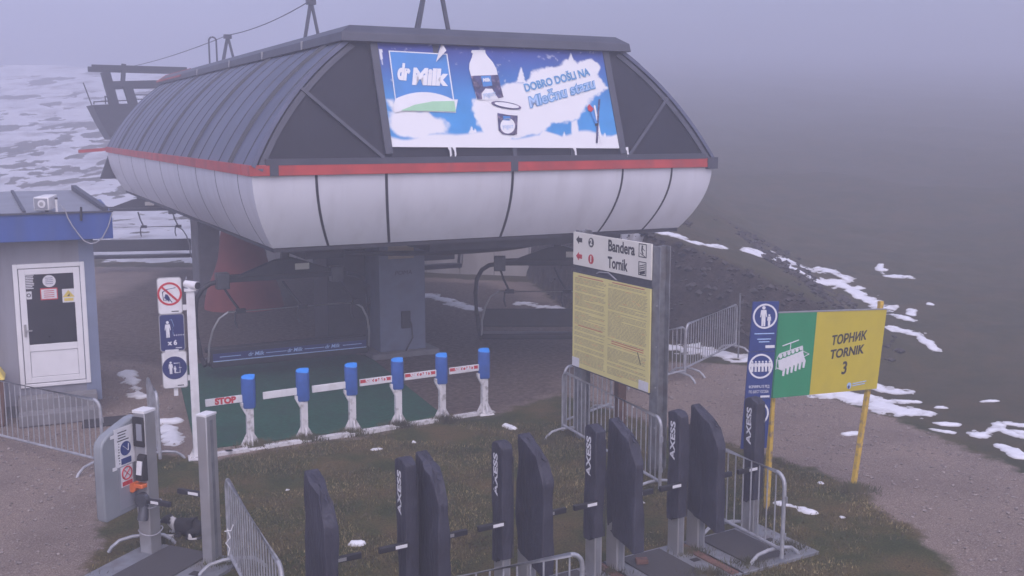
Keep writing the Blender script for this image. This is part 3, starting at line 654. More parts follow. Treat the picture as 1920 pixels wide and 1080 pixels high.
# bottle and cup
bt = [(728, 105), (828, 103), (830, 125), (845, 150), (885, 195), (912, 245), (922, 290), (965, 455), (935, 475), (790, 478), (765, 470), (722, 300), (708, 245), (710, 205), (728, 160), (735, 130), (722, 122)]
bpoly(bt, 'bottle_print', 'b_white', .062)
bpoly([(722, 298), (925, 290), (942, 370), (965, 458), (925, 466), (880, 395), (830, 392), (800, 430), (805, 474), (768, 472), (735, 360)], 'bottle_label', 'b_navy', .065)
bpoly([(795, 300), (868, 296), (880, 372), (812, 380)], 'bottle_label_panel', 'b_sky', .068); btext('Milk', 806, 332, 864, 328, 26, 'b_white', 'label_lettering', .072, .004)
btext('yogurt', 808, 440, 905, 430, 40, 'b_lightblue', 'label_lettering', .072, 0, .1)
bpoly([(870+115+112*math.cos(a), 518+math.sin(a)*26+math.cos(a)*18) for a in np.linspace(0, 6.28, 30)], 'cup_lid', 'b_navy', .066)
bpoly([(870+118+92*math.cos(a), 517+math.sin(a)*17+math.cos(a)*15) for a in np.linspace(0, 6.28, 30)], 'cup_lid_centre', 'b_white', .069)
bpoly([(918, 575), (1000, 590), (1070, 595), (1066, 735), (1035, 742), (960, 735), (928, 705)], 'cup_label', 'b_navy', .066)
bpoly([(995+55*math.cos(a), 672+58*math.sin(a)) for a in np.linspace(0, 6.28, 26)], 'cup_label_disc', 'b_white', .069)
bpoly([(960, 598), (1015, 602), (1016, 634), (962, 630)], 'cup_label_panel', 'b_sky', .069); btext('yogurt', 955, 676, 1035, 676, 34, 'b_lightblue', 'label_lettering', .073, 0, .1)
# skis stuck in the snow
bpoly([(1640, 520), (1652, 515), (1700, 760), (1708, 795), (1690, 800)], 'ski_print', 'b_white', .062); bpoly([(1690, 470), (1682, 560), (1670, 800), (1656, 798), (1668, 560), (1676, 475)], 'ski_print', 'b_navy', .064)
bpoly([(1592, 530), (1606, 508), (1640, 545), (1622, 568), (1598, 556)], 'mitten_print', 'redletter', .066)
bpoly([(1615, 570), (1640, 560), (1650, 600), (1672, 660), (1660, 670), (1645, 640)], 'pole_print', 'b_sky', .067); bpoly([(1648, 655), (1675, 650), (1676, 668), (1652, 672)], 'pole_print', 'letterdark', .069)
# torn corner: a flap folded down with the frame showing behind
mb = MB(); mb.add([BP(425, 30, .058), BP(495, 30, .058), BP(456, 205, .058)], [(0, 1, 2)]); mb.build('tear', 'trim', sheet, smooth=False)
mb = MB(); mb.add([BP(500, 48, .07), BP(522, 122, .16), BP(458, 196, .07)], [(0, 1, 2)]); mb.build('torn_flap', 'paper', sheet, smooth=False)
for x, y in ((555, 832), (590, 832), (1490, 832), (1880, 830)):
    mb = MB(); mb.add([BP(x-8, y, .06), BP(x+18, y, .06), BP(x+22, y+60, .075), BP(x+10, y+75, .07), BP(x+4, y+30, .08)], [(0, 1, 2, 3, 4)]); mb.build('torn_strip', 'paper', sheet, smooth=False)

# ------------------------------------------------------------------ six-seat chairs
def chair(label, loc, rz, dz=0.0, strip=False, pad_top=.92):
    t = thing('lift_chair', label, 'chairlift chair', loc, rz, 'chairs hanging in the station'); W = 1.80
    z0 = .30+dz
    MB().loft([[(-W+.12, -.30, z0), (W-.12, -.30, z0), (W-.12, .22, z0-.03), (-W+.12, .22, z0-.03)], [(-W+.12, -.33, z0+.13), (W-.12, -.33, z0+.13), (W-.12, .20, z0+.10), (-W+.12, .20, z0+.10)]]).build('seat', 'blackmetal', t, bevel=.03)
    bk = MB(); n = 6; sw = (2*W-.3)/n
    bk.box((0, .20, (z0+.2+pad_top+dz)/2), (2*W-.28, .07, pad_top+dz-z0-.2))
    b = bk.build('backrest', 'blackmetal', t, bevel=.025)
    if strip:
        fpn = MB().bb(-W+.16, W-.16, -.345, -.29, z0-.02, z0+.36).build('seat_front', 'blackmetal', t, bevel=.02)
        MB().bb(-W+.2, W-.2, -.352, -.344, z0+.13, z0+.27).build('advert_strip', 'navy', fpn)
        MB().bb(-W+.2, W-.2, -.354, -.3445, z0+.105, z0+.122).build('strip_edge', 'b_lightblue', fpn)
        for cx in (-.75, .05, .85): text('dr Milk', .11, 'b_lightblue', 'strip_lettering', fpn, (cx, -.354, z0+.20), shear=.25, bold=.002)
        for cx in (-1.25, -.32, .48, 1.3): MB().bb(cx-.22, cx+.2, -.3545, -.3525, z0+.19, z0+.205).build('strip_line', 'b_lightblue', fpn)
    fr_ = MB()
    zt = 1.98+dz
    for s_ in (-1, 1):
        pts = [(s_*(W-.45), .05, zt-.02), (s_*(W-.28), .05, zt-.05), (s_*(W-.12), .06, zt-.15), (s_*W, .08, zt-.36), (s_*(W+.03), .10, zt-.7), (s_*(W-.0), .12, z0+.5), (s_*(W-.05), .10, z0+.12), (s_*(W-.10), -.05, z0-.02)]
        fr_.tube(pts, .05, 8)
    fr_.bar((-W+.5, .05, zt), (W-.5, .05, zt), .09, .10)
    fr_.build('frame', 'blackmetal', t)
    hg = MB(); hg.plate([(-1.0, zt+.06), (-.2, zt+.36), (.15, zt+.40), (.45, zt+.30), (1.15, zt+.06)], -.03, .13); hg.bar((-1.35, .05, zt+.08), (1.3, .05, zt+.10), .06, .05)
    hg.bar((0, .05, zt+.3), (.05, .05, 2.75), .13, .16); hg.build('hanger', 'blackmetal', t, bevel=.01)
    MB().bb(.2, .5, -.042, -.032, zt+.14, zt+.27).build('number_plate', 'cream', t)
    for cx in (-1.28, 1.1):
        MB().bb(cx-.13, cx+.13, -.08, .16, zt-.17, zt+.16).build('damper', 'midmetal', t, bevel=.02)
    bl = MB(); zb_ = 1.42+dz
    pts = [(-W+.12, -.28, z0+.1), (-W+.13, -.36, z0+.45), (-W+.2, -.44, zb_-.35), (-W+.32, -.48, zb_-.12), (-W+.5, -.5, zb_)]
    bl.tube(pts+[(-x_, y_, z_) for x_, y_, z_ in reversed(pts)], .022, 8)
    bail = bl.build('safety_bar', 'alu', t)
    for cx, dx in ((-1.28, .22), (-.05, .25), (1.1, .25)):
        lk = MB(); lk.tube([(cx, .02, zt-.1), (cx+dx*.4, -.25, zt-.32), (cx+dx, -.5, zb_)], .026, 6); lk.bb(cx+dx-.09, cx+dx+.10, -.54, -.46, zb_-.04, zb_+.05)
        lk.tube([(cx+dx-.1, -.5, zb_), (cx+dx-.12, -.52, zb_-.2), (cx+dx-.08, -.56, zb_-.33)], .02, 6)
        lk.build('bar_link', 'blackmetal', bail)
    return t
pc = G(540, 668, .30); chair('nearest empty six-seat lift chair, blue advert strip on its seat, over the green carpet', (pc.x, pc.y, 0), SRZ, 0, True, .60)
p1 = G(890, 632, .35); chair('empty dark six-seat lift chair half hidden behind the tall notice board', (p1.x+1.85, p1.y, 0), 0, .05)
q = SW(-2.84, 21.5); chair('empty six-seat lift chair hanging in the fog right beside the hut roof', (q.x-.6, q.y, .25), SRZ-.3, 0)
q = SW(2.35, 11.2); chair('far lift chair whose right end shows beside the steel column', (q.x, q.y, .72), SRZ, 0)

# ------------------------------------------------------------------ things behind the station
cw_ = thing('concrete_wall', 'stained grey concrete retaining wall behind the station column', 'wall', (-10.2, 38.6, 0), math.atan2(34.9-38.6, 3.0+10.2))
Lw = math.hypot(13.2, 3.7); w_ = MB(); w_.bb(0, Lw, 0, .4, -1, 3.0); wb = w_.build('wall_body', 'concrete', cw_, bevel=.02)
jm = MB()
for x in np.arange(1.2, Lw, 1.25): jm.bb(x-.012, x+.012, -.004, .01, -.5, 2.99)
jm.build('formwork_joint', 'concrete_dark', wb)
pr = G(458, 575); rc = thing('red_padding', 'large red padded cone standing behind the nearest lift chair', 'padding', (pr.x, pr.y, 0), SRZ)
rg = []
for t in np.linspace(0, 1, 12):
    r_ = 1.12-.72*t+.05*math.sin(t*9); rg.append([(r_*math.cos(a)*1.0, r_*.9*math.sin(a), -.1+2.75*t) for a in np.linspace(0, 2*math.pi, 25)[:-1]])
MB().loft(rg).build('padded_cover', 'redcloth', rc)
tw = thing('lift_machinery_tower', 'dark steel machinery gantry with platform in the fog behind the station', 'lift tower', SLOC, SRZ)
WM = 27
def tp(px, py, w=WM): a, z = planeL(px, py, SLOC, SRZ, w); return Vector((a, w, z))
pf = MB(); poly_ = [tp(172, 197), tp(245, 194), tp(262, 250), tp(208, 262), tp(190, 232)]
pf.plate([(p.x, p.z) for p in poly_], WM-.2, WM+2.2); pf.build('platform', 'under', tw)
po = MB(); po.bar(tp(197, 135), tp(226, 240), .30, .34); po.bar(tp(238, 160), tp(256, 215), .28, .34); po.bar(tp(205, 195), tp(204, 160), .1, .1); po.bar(tp(232, 120), tp(230, 160), .16, .16)
po.bar(tp(222, 195)+Vector((0, 1, 0)), tp(216, 165)+Vector((0, 1, 0)), .12, .12); po.bar(tp(250, 175), tp(252, 195), .1, .1); po.build('post', 'under', tw)
be = MB(); be.bar(tp(172, 126), tp(350, 131), .14, .2); be.bar(tp(205, 158), tp(330, 155), .2, .22); be.bar(tp(205, 158)+Vector((0, 1.5, 0)), tp(330, 155)+Vector((0, 1.5, 0)), .3, .3); be.bar(tp(172, 126)+Vector((0, 1.5, 0)), tp(350, 131)+Vector((0, 1.5, 0)), .14, .2)
be.build('beam', 'under', tw)
hr = MB()
for (a_, b_) in (((176, 196), (176, 190)), ((176, 191), (245, 188)), ((198, 195), (197, 180)), ((197, 181), (212, 180)), ((250, 178), (290, 178)), ((250, 186), (290, 186)), ((172, 197), (156, 155))): hr.bar(tp(*a_), tp(*b_), .04, .04)
hr.build('handrail', 'under', tw)
be = MB(); be.bar(Vector((tp(240, 230).x, LEN-.6, 4.4)), Vector((tp(240, 230).x, WM+2, 4.4)), .3, .3); be.bar(Vector((tp(240, 230).x+2, LEN-.6, 4.4)), Vector((tp(240, 230).x+1, WM+2, 4.4)), .3, .3); be.build('bracket_beam', 'under', tw)
bh = planeL(205, 300, SLOC, SRZ, LEN+.3); bell = thing('hanging_bracket', 'small dark triangular bracket under the far corner of the station band', 'bracket', SW(bh[0]+.02, LEN+.3, 0), SRZ)
b_, t_ = planeL(205, 335, SLOC, SRZ, LEN+.3)[1], planeL(200, 292, SLOC, SRZ, LEN+.3)[1]
MB().loft([[(-.32, -.1, b_), (.28, -.1, b_), (.28, .3, b_), (-.32, .3, b_)], [(-.05, 0, t_), (.05, 0, t_), (.05, .1, t_), (-.05, .1, t_)]]).build('bracket_body', 'under', bell)

# ------------------------------------------------------------------ operator hut
hp0 = G(192, 768); HRZ = math.atan2(math.cos(rad(66)), math.sin(rad(66))); HL = (hp0.x, hp0.y, 0)
hut = thing('operator_hut', 'small grey operator hut with deep blue fascia and white glazed door', 'hut', HL, HRZ)
def hl(px, py, y0=0.0): return planeL(px, py, HL, HRZ, y0)
fb, ft = hl(210, 447, -.35)[1], hl(210, 398, -.35)[1]; fx1 = hl(211, 420, -.35)[0]
wl0, wl1 = hl(0, 740)[1], hl(195, 738)[1]
MB().bb(-6, -.02, 0, 3.2, .22, fb+.1).build('wall', 'hutwall', hut)
for x in (-2.55, -3.7, -4.85): MB().bb(x-.01, x+.01, -.006, .01, .23, fb).build('wall_joint', 'hutblue', hut)
MB().bb(-6, -.03, .03, 3.1, -.3, .22).build('plinth', 'concrete_dark', hut)
cx0 = hl(155, 600)[0]
cr_ = MB(); cr_.bb(cx0, .01, -.025, .05, .2, fb+.05)
for k in range(4): x = cx0+(0-cx0)*(k+.5)/4; cr_.bb(x-.012, x+.012, -.034, -.02, .2, fb+.05)
cr_.build('corner_panel', 'hutblue', hut)
fa = MB().bb(-6.2, fx1, -.35, -.28, fb, ft); fa = fa.build('fascia', 'fascia', hut, bevel=.006); MB().bb(fx1-.07, fx1-.004, -.28, 3.4, fb, ft).build('fascia', 'fascia', hut)
MB().bb(-6.2, fx1+.02, -.38, -.26, ft+.002, ft+.03).build('fascia_cap', 'trim', fa)
MB().bb(-6, -.02, -.27, 0, fb+.02, fb+.04).build('soffit', 'hutwall', hut)
ro = MB(); ro.loft([[(-6.2, -.25, ft-.05), (fx1-.07, -.25, ft-.05), (fx1-.07, 3.4, ft-.05), (-6.2, 3.4, ft-.05)], [(-6.2, -.25, ft+.02), (fx1-.07, -.25, ft+.02), (fx1-.5, 3.4, ft+.20), (-6.2, 3.4, ft+.20)]])
ro = ro.build('hut_roof', 'hutroof', hut)
rs = MB()
for x in (-.55-.5, -1.9, -3.2): rs.bar((x, -.2, ft+.04), (x-.25, 3.35, ft+.21), .05, .04)
rs.bar((fx1-.1, -.25, ft+.04), (fx1-.5, 3.4, ft+.25), .09, .10); rs.build('roof_batten', 'trim', ro)
# door
dL0, dR0 = hl(30, 600)[0], hl(164, 600)[0]; dz0, dz1 = hl(170, 716)[1], hl(155, 490)[1]
dr = MB(); fw = .075
dr.bb(dL0, dL0+fw, -.05, .02, dz0, dz1); dr.bb(dR0-fw, dR0, -.05, .02, dz0, dz1); dr.bb(dL0+fw, dR0-fw, -.05, .02, dz1-fw, dz1); dr.bb(dL0+fw, dR0-fw, -.05, .02, dz0, dz0+.06)
door = dr.build('door', 'pvc', hut, bevel=.008); i0, i1, j0, j1 = dL0+fw+.012, dR0-fw-.012, dz0+.075, dz1-fw-.012
lf = MB(); s_ = .10; mid = j0+.62
lf.bb(i0, i0+s_, -.035, .0, j0, j1); lf.bb(i1-s_, i1, -.035, .0, j0, j1); lf.bb(i0+s_, i1-s_, -.035, 0, j1-s_, j1); lf.bb(i0+s_, i1-s_, -.035, 0, j0, j0+s_); lf.bb(i0+s_, i1-s_, -.035, 0, mid-.06, mid+.06)
lf.bb(i0+s_+.005, i1-s_-.005, -.02, -.004, j0+s_+.006, mid-.066); leaf = lf.build('door_leaf', 'pvc', door, bevel=.005)
MB().bb(i0+s_, i1-s_, -.012, -.002, mid+.06, j1-s_).build('pane', 'doorglass', door)
hd = MB(); hz = hl(45, 620)[1]; hd.bb(i0+.03, i0+.07, -.05, -.034, hz-.11, hz+.11); hd.bar((i0+.05, -.07, hz), (i0+.16, -.07, hz), .025, .02); hd.build('handle', 'alu', door)
def sticker(name, lab, x0, y0, x1, y1, m_, yo=-.016):
    a, b = hl(x0, y0, yo), hl(x1, y1, yo); return MB().bb(a[0], b[0], yo, yo+.002, min(a[1], b[1]), max(a[1], b[1])).build(name, m_, door)
tl = MB(); random.seed(3)
for k in range(9):
    a, b = hl(40, 517+k*3.1, -.016), hl(64-random.random()*4, 515+k*3.1, -.016); tl.bb(a[0], b[0], -.016, -.014, a[1]-.008, a[1]+.008)
tl.build('glass_lettering', 'letterwhite', door)
c_ = hl(92, 527, -.016); MB().disc(c_[0], c_[1], .105, -.016, -.014).build('round_sticker', 'paper', door)
tl = MB()
for k in range(4): tl.bb(c_[0]-.06, c_[0]+.06, -.0185, -.0165, c_[1]+.05-k*.033, c_[1]+.058-k*.033)
tl.build('sticker_lines', 'navy', door)
s1 = sticker('red_sticker', '', 75, 541, 109, 561, 'redletter'); a, b = hl(77, 543, -.0185), hl(107, 559, -.0185); MB().bb(a[0], b[0], -.0185, -.0165, b[1], a[1]).build('sticker_paper', 'paper', door)
tl = MB()
for k in range(4): zz = a[1]-.03-k*.035; tl.bb(a[0]+.04, b[0]-.04, -.021, -.019, zz-.006, zz+.006)
tl.build('sticker_lines', 'redletter', door)
sticker('warning_sticker', '', 116, 542, 141, 566, 'paper'); a, b = hl(118, 543, -.0185), hl(139, 564, -.0185); mx_ = (a[0]+b[0])/2
MB().plate([(mx_-.10, b[1]+.075), (mx_+.10, b[1]+.075), (mx_, a[1]-.01)], -.019, -.017).build('warning_triangle', 'yellowpaper', door); MB().plate([(mx_-.025, b[1]+.09), (mx_+.015, b[1]+.09), (mx_+.02, a[1]-.07)], -.021, -.019).build('warning_symbol', 'letterdark', door)
MB().bb(a[0]+.01, b[0]-.01, -.019, -.017, b[1]+.005, b[1]+.055).build('warning_text_field', 'yellowpaper', door)
sticker('small_sticker', '', 48, 547, 60, 561, 'paper'); a, b = hl(49.5, 549, -.0185), hl(58.5, 559, -.0185); MB().ring((a[0]+b[0])/2, (a[1]+b[1])/2, .02, .035, -.0185, -.0165, 20).build('small_symbol', 'letterdark', door)
a, b = hl(78, 580, -.008), hl(95, 604, -.008)
st_ = MB()
for k in range(2): st_.bb(dL0-.05, dR0+.08, -.38-.32*k, -.04-.32*k if k else -.03, 0 if k else -.1, .40-.2*k)
stp = thing('door_steps', 'two worn concrete steps below the white hut door', 'steps', HL, HRZ); st_.build('treads', 'concrete_dark', stp, bevel=.015)
# flood lamp on the roof edge
lx, lz = hl(88, 399, -.15); fl = thing('flood_lamp', 'white square flood lamp housing on the hut roof edge', 'lamp', (*(Matrix.Rotation(HRZ, 3, 'Z') @ Vector((lx, -.1, 0)))[:2],), 0)
fl.location = (HL[0]+fl.location.x, HL[1]+fl.location.y, lz); fl.rotation_euler = (0, 0, HRZ-.5); fl.scale = (.8, .8, .8)
hb = MB(); wq, hq = .17, .14
hb.loft([[(-wq, -.22, .06), (wq, -.22, .06), (wq, -.22, .06+2*hq), (-wq, -.22, .06+2*hq)], [(-wq*.8, .22, .10), (wq*.8, .22, .10), (wq*.8, .22, .10+2*hq), (-wq*.8, .22, .10+2*hq)]]); hb.build('housing', 'white', fl, bevel=.02)
MB().bb(-wq+.025, wq-.025, -.226, -.218, .085, .035+2*hq).build('lamp_recess', 'hutroof', fl); MB().cyl((.02, -.222, .06+hq), (.02, -.24, .06+hq), .085, 20).build('lens', 'paper', fl); MB().cyl((.02, -.24, .06+hq), (.02, -.25, .06+hq), .045, 14).build('bulb', 'alu', fl)
MB().cyl((0, 0, 0), (0, 0, .1), .035, 10).build('bracket', 'trim', fl)
pw = lambda px, py, y0: HL_w(*hl(px, py, y0), y0)
def HL_w(x, z, y): v = Matrix.Rotation(HRZ, 3, 'Z') @ Vector((x, y, z)); return Vector((HL[0]+v.x, HL[1]+v.y, v.z))
mst_ = thing('roof_peg', 'short white peg on the hut fascia beside the flood lamp', 'peg', tuple(pw(107, 400, -.2))); MB().cyl((0, 0, 0), (0, 0, .24), .022, 8).build('peg_rod', 'white', mst_); MB().cyl((0, 0, .24), (0, 0, .27), .026, 8).build('peg_cap', 'letterdark', mst_)
tag(MB().tube([pw(152, 388, -.39), pw(152, 414, -.39)], .02, 6).build('fascia_rod', 'letterdark'), 'short dark rod standing against the blue fascia', 'rod')
cpt = [(112, 384), (122, 394), (127, 408), (136, 424), (148, 440), (158, 452), (170, 457), (180, 455), (192, 446), (203, 425), (210, 400)]
tag(MB().tube([pw(x, y, -.40) for x, y in cpt], .011, 6).build('loose_cable', 'cable'), 'thin pale loose cable looping down over the blue fascia', 'cable')
yb = thing('yellow_bin', 'yellow lidded grit bin by the hut wall, cut off by the photo edge', 'bin', tuple(pw(-6, 745, -.32)*1.0)[:2]+(0,), HRZ)
zt_ = hl(6, 690, -.3)[1]; MB().loft([[(-.42, -.2, 0), (.10, -.2, 0), (.10, .2, 0), (-.42, .2, 0)], [(-.46, -.24, zt_-.16), (.14, -.24, zt_-.16), (.14, .24, zt_-.16), (-.46, .24, zt_-.16)]]).build('bin_body', 'wood_brown', yb, bevel=.02)
MB().loft([[(-.48, -.26, zt_-.155), (.16, -.26, zt_-.155), (.16, .26, zt_-.155), (-.48, .26, zt_-.155)], [(-.42, -.15, zt_), (.08, -.15, zt_), (.08, .2, zt_), (-.42, .2, zt_)]]).build('lid', 'yellowpaper', yb, bevel=.02)
mt = G(215, 792); mt_ = MB().bb(-.42, .42, -.28, .28, .005, .03).build('rubber_mat', 'rubber', None); mt_.location = (mt.x-.1, mt.y, 0); mt_.rotation_euler = (0, 0, .35); tag(mt_, 'dark rubber mat on the gravel near the hut steps', 'mat')

# ------------------------------------------------------------------ green carpet and loading gates
cpl = [G(*p) for p in ((368, 846), (838, 786), (690, 668), (560, 655), (330, 690))]
cm = MB(); cm.add([(p.x, p.y, .022) for p in cpl], [tuple(range(5))]); cm.add([(p.x, p.y, -.02) for p in cpl]+[(p.x, p.y, .022) for p in cpl], [(k, (k+1) % 5, 5+(k+1) % 5, 5+k) for k in range(5)])
tag(cm.build('loading_carpet', 'green', None), 'dark green carpet laid under the nearest lift chair', 'carpet')
bases = [G(*p) for p in ((470, 836), (571, 823), (661, 809), (747, 797), (829, 786), (908, 776))]
gd = (bases[-1]-bases[0]).normalized(); GRZ = math.atan2(gd.y, gd.x)
tops = [707, 695, 685, 675, 666, 657]
GL_ = ['blue topped loading gate nearest the white signpost, its arm reading stop in red', 'blue topped loading gate with blank white arm, second from the white signpost',
       'blue topped loading gate with blank white arm, third from the white signpost', 'blue topped loading gate at the carpet edge, the first with a red and white arm',
       'blue topped loading gate with red and white arm, second from the row end', 'last blue topped loading gate, off the carpet at the row end beyond it']
ARM = [(385, 756), (493, 742), (585, 730), (674, 718), (758, 707), (842, 696)]
for k, (b, ty) in enumerate(zip(bases, tops)):
    t = thing('loading_gate', GL_[k], 'gate', (b.x, b.y, 0), GRZ, 'blue topped loading gates'); H = hgt(b, ty)
    ps = MB(); ps.loft([[(-.055, -.05, 0), (.055, -.05, 0), (.055, .05, 0), (-.055, .05, 0)], [(-.05, -.045, H-.5), (.06, -.045, H-.5), (.06, .045, H-.5), (-.05, .045, H-.5)]])
    ps.plate([(-.055, H-.62), (-.14, H-.45), (-.14, H-.40), (.05, H-.40)], -.03, .03)
    ps.bb(-.022, -.012, -.06, -.049, .02, H-.6); post = ps.build('post', 'white_worn', t, bevel=.006)
    ft_ = MB(); ft_.plate([(-.16, .02), (.16, .02), (.055, .22), (-.055, .22)], -.012, .012); ft_.loft([[(-.14, -.14, .0), (.14, -.14, 0), (.14, .12, 0), (-.14, .12, 0)], [(-.12, -.12, .03), (.12, -.12, .03), (.12, .10, .03), (-.12, .10, .03)]])
    ft_.box((0, -.05, .1), (.024, .16, .18), R=Matrix.Rotation(rad(-20), 3, 'X')); ft_.build('foot', 'white_worn', t)
    sec = [(-.115, .0), (-.095, -.04), (-.02, -.065), (.05, -.085), (.085, -.06), (.125, .055), (.05, .075), (-.04, .075), (-.10, .04)]
    rg = []
    for z, s in ((H-.50, .86), (H-.48, .98), (H-.25, 1), (H-.03, 1.0), (H-.005, .97)): rg.append([(x*s, y*s, z+(.30*y if z > H-.02 else 0)) for x, y in sec])
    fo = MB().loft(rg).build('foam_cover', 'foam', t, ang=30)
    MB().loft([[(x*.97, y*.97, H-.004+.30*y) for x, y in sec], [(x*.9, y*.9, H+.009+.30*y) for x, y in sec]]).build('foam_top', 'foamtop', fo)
    x0, z0 = planeL(*ARM[k], (b.x, b.y), GRZ, -.0); z0 = max(.5, z0)
    am = MB(); am.bar((x0, 0, z0), (-.10, 0, z0+.01), .03, .115); arm = am.build('arm', 'white', t, bevel=.004)
    if k == 0: text('STOP', .135, 'redletter', 'arm_lettering', arm, (x0*.52-.02, -.0175, z0+.005), bold=.008, fit=.33)
    if k >= 3:
        rp = MB(); rp.bb(x0+.01, -.13, -.0175, -.0155, z0-.005, z0+.05); rp.build('red_stripe', 'redletter', arm)
        text('SIKOAD', .115, 'letterwhite', 'arm_lettering', arm, ((x0-.1)/2, -.0185, z0+.012), bold=.006, fit=abs(x0)*.55)
rl = MB(); e0 = G(362, 862); Lr = (bases[-1]-e0).length+.2
for a_, b_ in [(0, .62)]+[((bases[k]-e0).length+.13, (bases[k+1]-e0).length-.14) for k in range(5)]+[((bases[0]-e0).length-.6+.1, (bases[0]-e0).length-.14)]:
    rl.bb(a_, b_, -.075, .075, -.02, .05); rl.bb(a_+.02, b_-.02, -.078, -.055, .05, .062)
rl.bb(0, Lr, -.05, .05, -.03, .03)
rl = rl.build('base_rail', 'white_worn', None, bevel=.006); rl.location = (e0.x, e0.y, 0); rl.rotation_euler = (0, 0, math.atan2((bases[-1]-e0).y, (bases[-1]-e0).x)); tag(rl, 'chipped white steel ground rail under the row of loading gates', 'rail')

# ------------------------------------------------------------------ white signpost with three signs
sb = G(371, 860); SPL = (sb.x, sb.y, 0); SPR = rad(20)
sl = lambda px, py, y=0.0: planeL(px, py, SPL, SPR, y)
sg = thing('signpost', 'white signpost carrying three stacked pictogram plates and a small camera', 'signpost', SPL, SPR); H = hgt(sb, 545)
MB().bb(-.06, .06, -.06, .06, 0, H).build('pole', 'white', sg, bevel=.008); MB().bb(-.085, .085, -.085, .085, H, H+.03).build('pole_cap', 'white', sg)
fo = MB(); fo.bb(-.14, .14, -.14, .14, 0, .03); fo.plate([(-.13, .03), (-.05, .2), (-.05, .03)], -.012, .012); fo.build('foot', 'white_worn', sg)
for y in (576, 708): z = sl(352, y)[1]; MB().bb(-.26, -.06, -.02, .02, z-.04, z+.04).build('bracket', 'white', sg)
zb = sl(330, 742)[1]; MB().bb(sl(326, 730)[0], sl(334, 730)[0], -.0, .03, zb, zb+.3).build('back_strip', 'white', sg)
cmr = MB(); cmr.cyl((-.06, .05, H+.10), (.10, -.10, H+.085), .055, 16, .062); cmr.bb(-.03, .03, -.03, .03, H+.03, H+.06); cmr = cmr.build('camera', 'white', sg); MB().cyl((.098, -.098, H+.0852), (.112, -.112, H+.084), .052, 16).build('camera_lens', 'letterdark', cmr)
MB().tube([sb*0+Vector((-.12, .1, H+.02)), Vector((-.12, .1, H+.15)), Vector((-.05, .12, H+.12)), Vector((-.04, .1, H+.2))], .008, 5).build('wire_hook', 'cable', sg)
for k, (x0, y0, x1, y1, base, rim) in enumerate(((293, 521, 343, 588, 'white', 'white'), (297, 590, 348, 657, 'navy', 'b_lightblue'), (302, 660, 353, 726, 'white', 'white'))):
    a, b = sl(x0, (y0+y0)/2, -.03), sl(x1, y1, -.03); cx, z1, z0 = (a[0]+b[0])/2, a[1], b[1]; hw = (b[0]-a[0])/2
    rim_ = MB().plate(rrect(cx-hw, cx+hw, z0, z1, .045), -.03, -.012).build('sign_plate', 'alu', sg)
    MB().plate(rrect(cx-hw+.012, cx+hw-.012, z0+.012, z1-.012, .036), -.034, -.029).build('sign_face', base, rim_)
    cz = (z0+z1)/2
    if k == 0:
        MB().ring(cx, cz+.03, .145, .175, -.038, -.033, 40).build('prohibition_ring', 'redletter', rim_)
        q = MB(); q.bar((cx-.11, -.0385, cz+.14), (cx+.115, -.0375, cz-.085), .03, .004, up=(0, 1, 0)); q.build('prohibition_bar', 'redletter', rim_)
        q = MB(); q.tube([(cx-.04, -.036, cz+.10), (cx+.09, -.036, cz+.12)], .004, 4); q.tube([(cx-.03, -.036, cz+.1), (cx-.1, -.036, cz+.06), (cx-.09, -.036, cz-.06), (cx-.04, -.036, cz-.06)], .007, 4); q.plate([(cx-.06, cz+.03), (cx-.03, cz+.02), (cx+.0, cz-.03), (cx-.01, cz-.09), (cx-.05, cz-.05), (cx-.08, cz-.03)], -.037, -.035); q.tube([(cx-.01, -.036, cz-.04), (cx+.03, -.036, cz-.10)], .006, 4); q.build('swinging_symbol', 'navy', rim_)
        MB().bb(cx+hw-.16, cx+hw-.06, -.037, -.033, z0+.035, z0+.05).build('small_print', 'letterdark', rim_)
    if k == 1:
        q = MB(); person(q, cx-.06, cz-.07, .25, -.038, -.033); q.build('person_symbol', 'letterwhite', rim_)
        q = MB(); q.tube([(cx-.03, -.036, cz+.19), (cx+.0, -.036, cz+.2), (cx+.03, -.036, cz+.1), (cx+.01, -.036, cz+.08), (cx+.015, -.036, cz-.03)], .003, 4); q.build('backpack_outline', 'b_lightblue', rim_)
        q = MB(); [q.disc(cx+.03+j*.032, cz-.04, .009, -.037, -.033, 8) for j in range(5)]; q.build('dots', 'letterwhite', rim_)
        text('x 6', .10, 'letterwhite', 'sign_lettering', rim_, (cx, -.036, cz-.155), bold=.004)
        MB().bb(cx-hw+.07, cx+hw-.1, -.042, -.034, z0-.01, z0+.028).build('paper_strip', 'paper', rim_); MB().bb(cx+hw-.14, cx+hw-.05, -.037, -.033, z0+.045, z0+.055).build('small_print', 'letterwhite', rim_)
    if k == 2:
        MB().disc(cx, cz+.03, .175, -.038, -.033, 40).build('blue_disc', 'navy', rim_)
        q = MB(); person(q, cx-.055, cz-.06, .19, -.042, -.037); person(q, cx+.005, cz-.05, .11, -.042, -.037); q.build('person_symbol', 'letterwhite', rim_)
        q = MB(); q.tube([(cx-.01, -.039, cz+.10), (cx+.075, -.039, cz+.10), (cx+.075, -.039, cz-.045), (cx+.02, -.039, cz-.045)], .006, 4); q.tube([(cx+.06, -.039, cz+.03), (cx+.1, -.039, cz+.03)], .004, 4); q.build('door_symbol', 'letterwhite', rim_)
        MB().bb(cx+hw-.15, cx+hw-.06, -.037, -.033, z0+.035, z0+.05).build('small_print', 'letterdark', rim_)

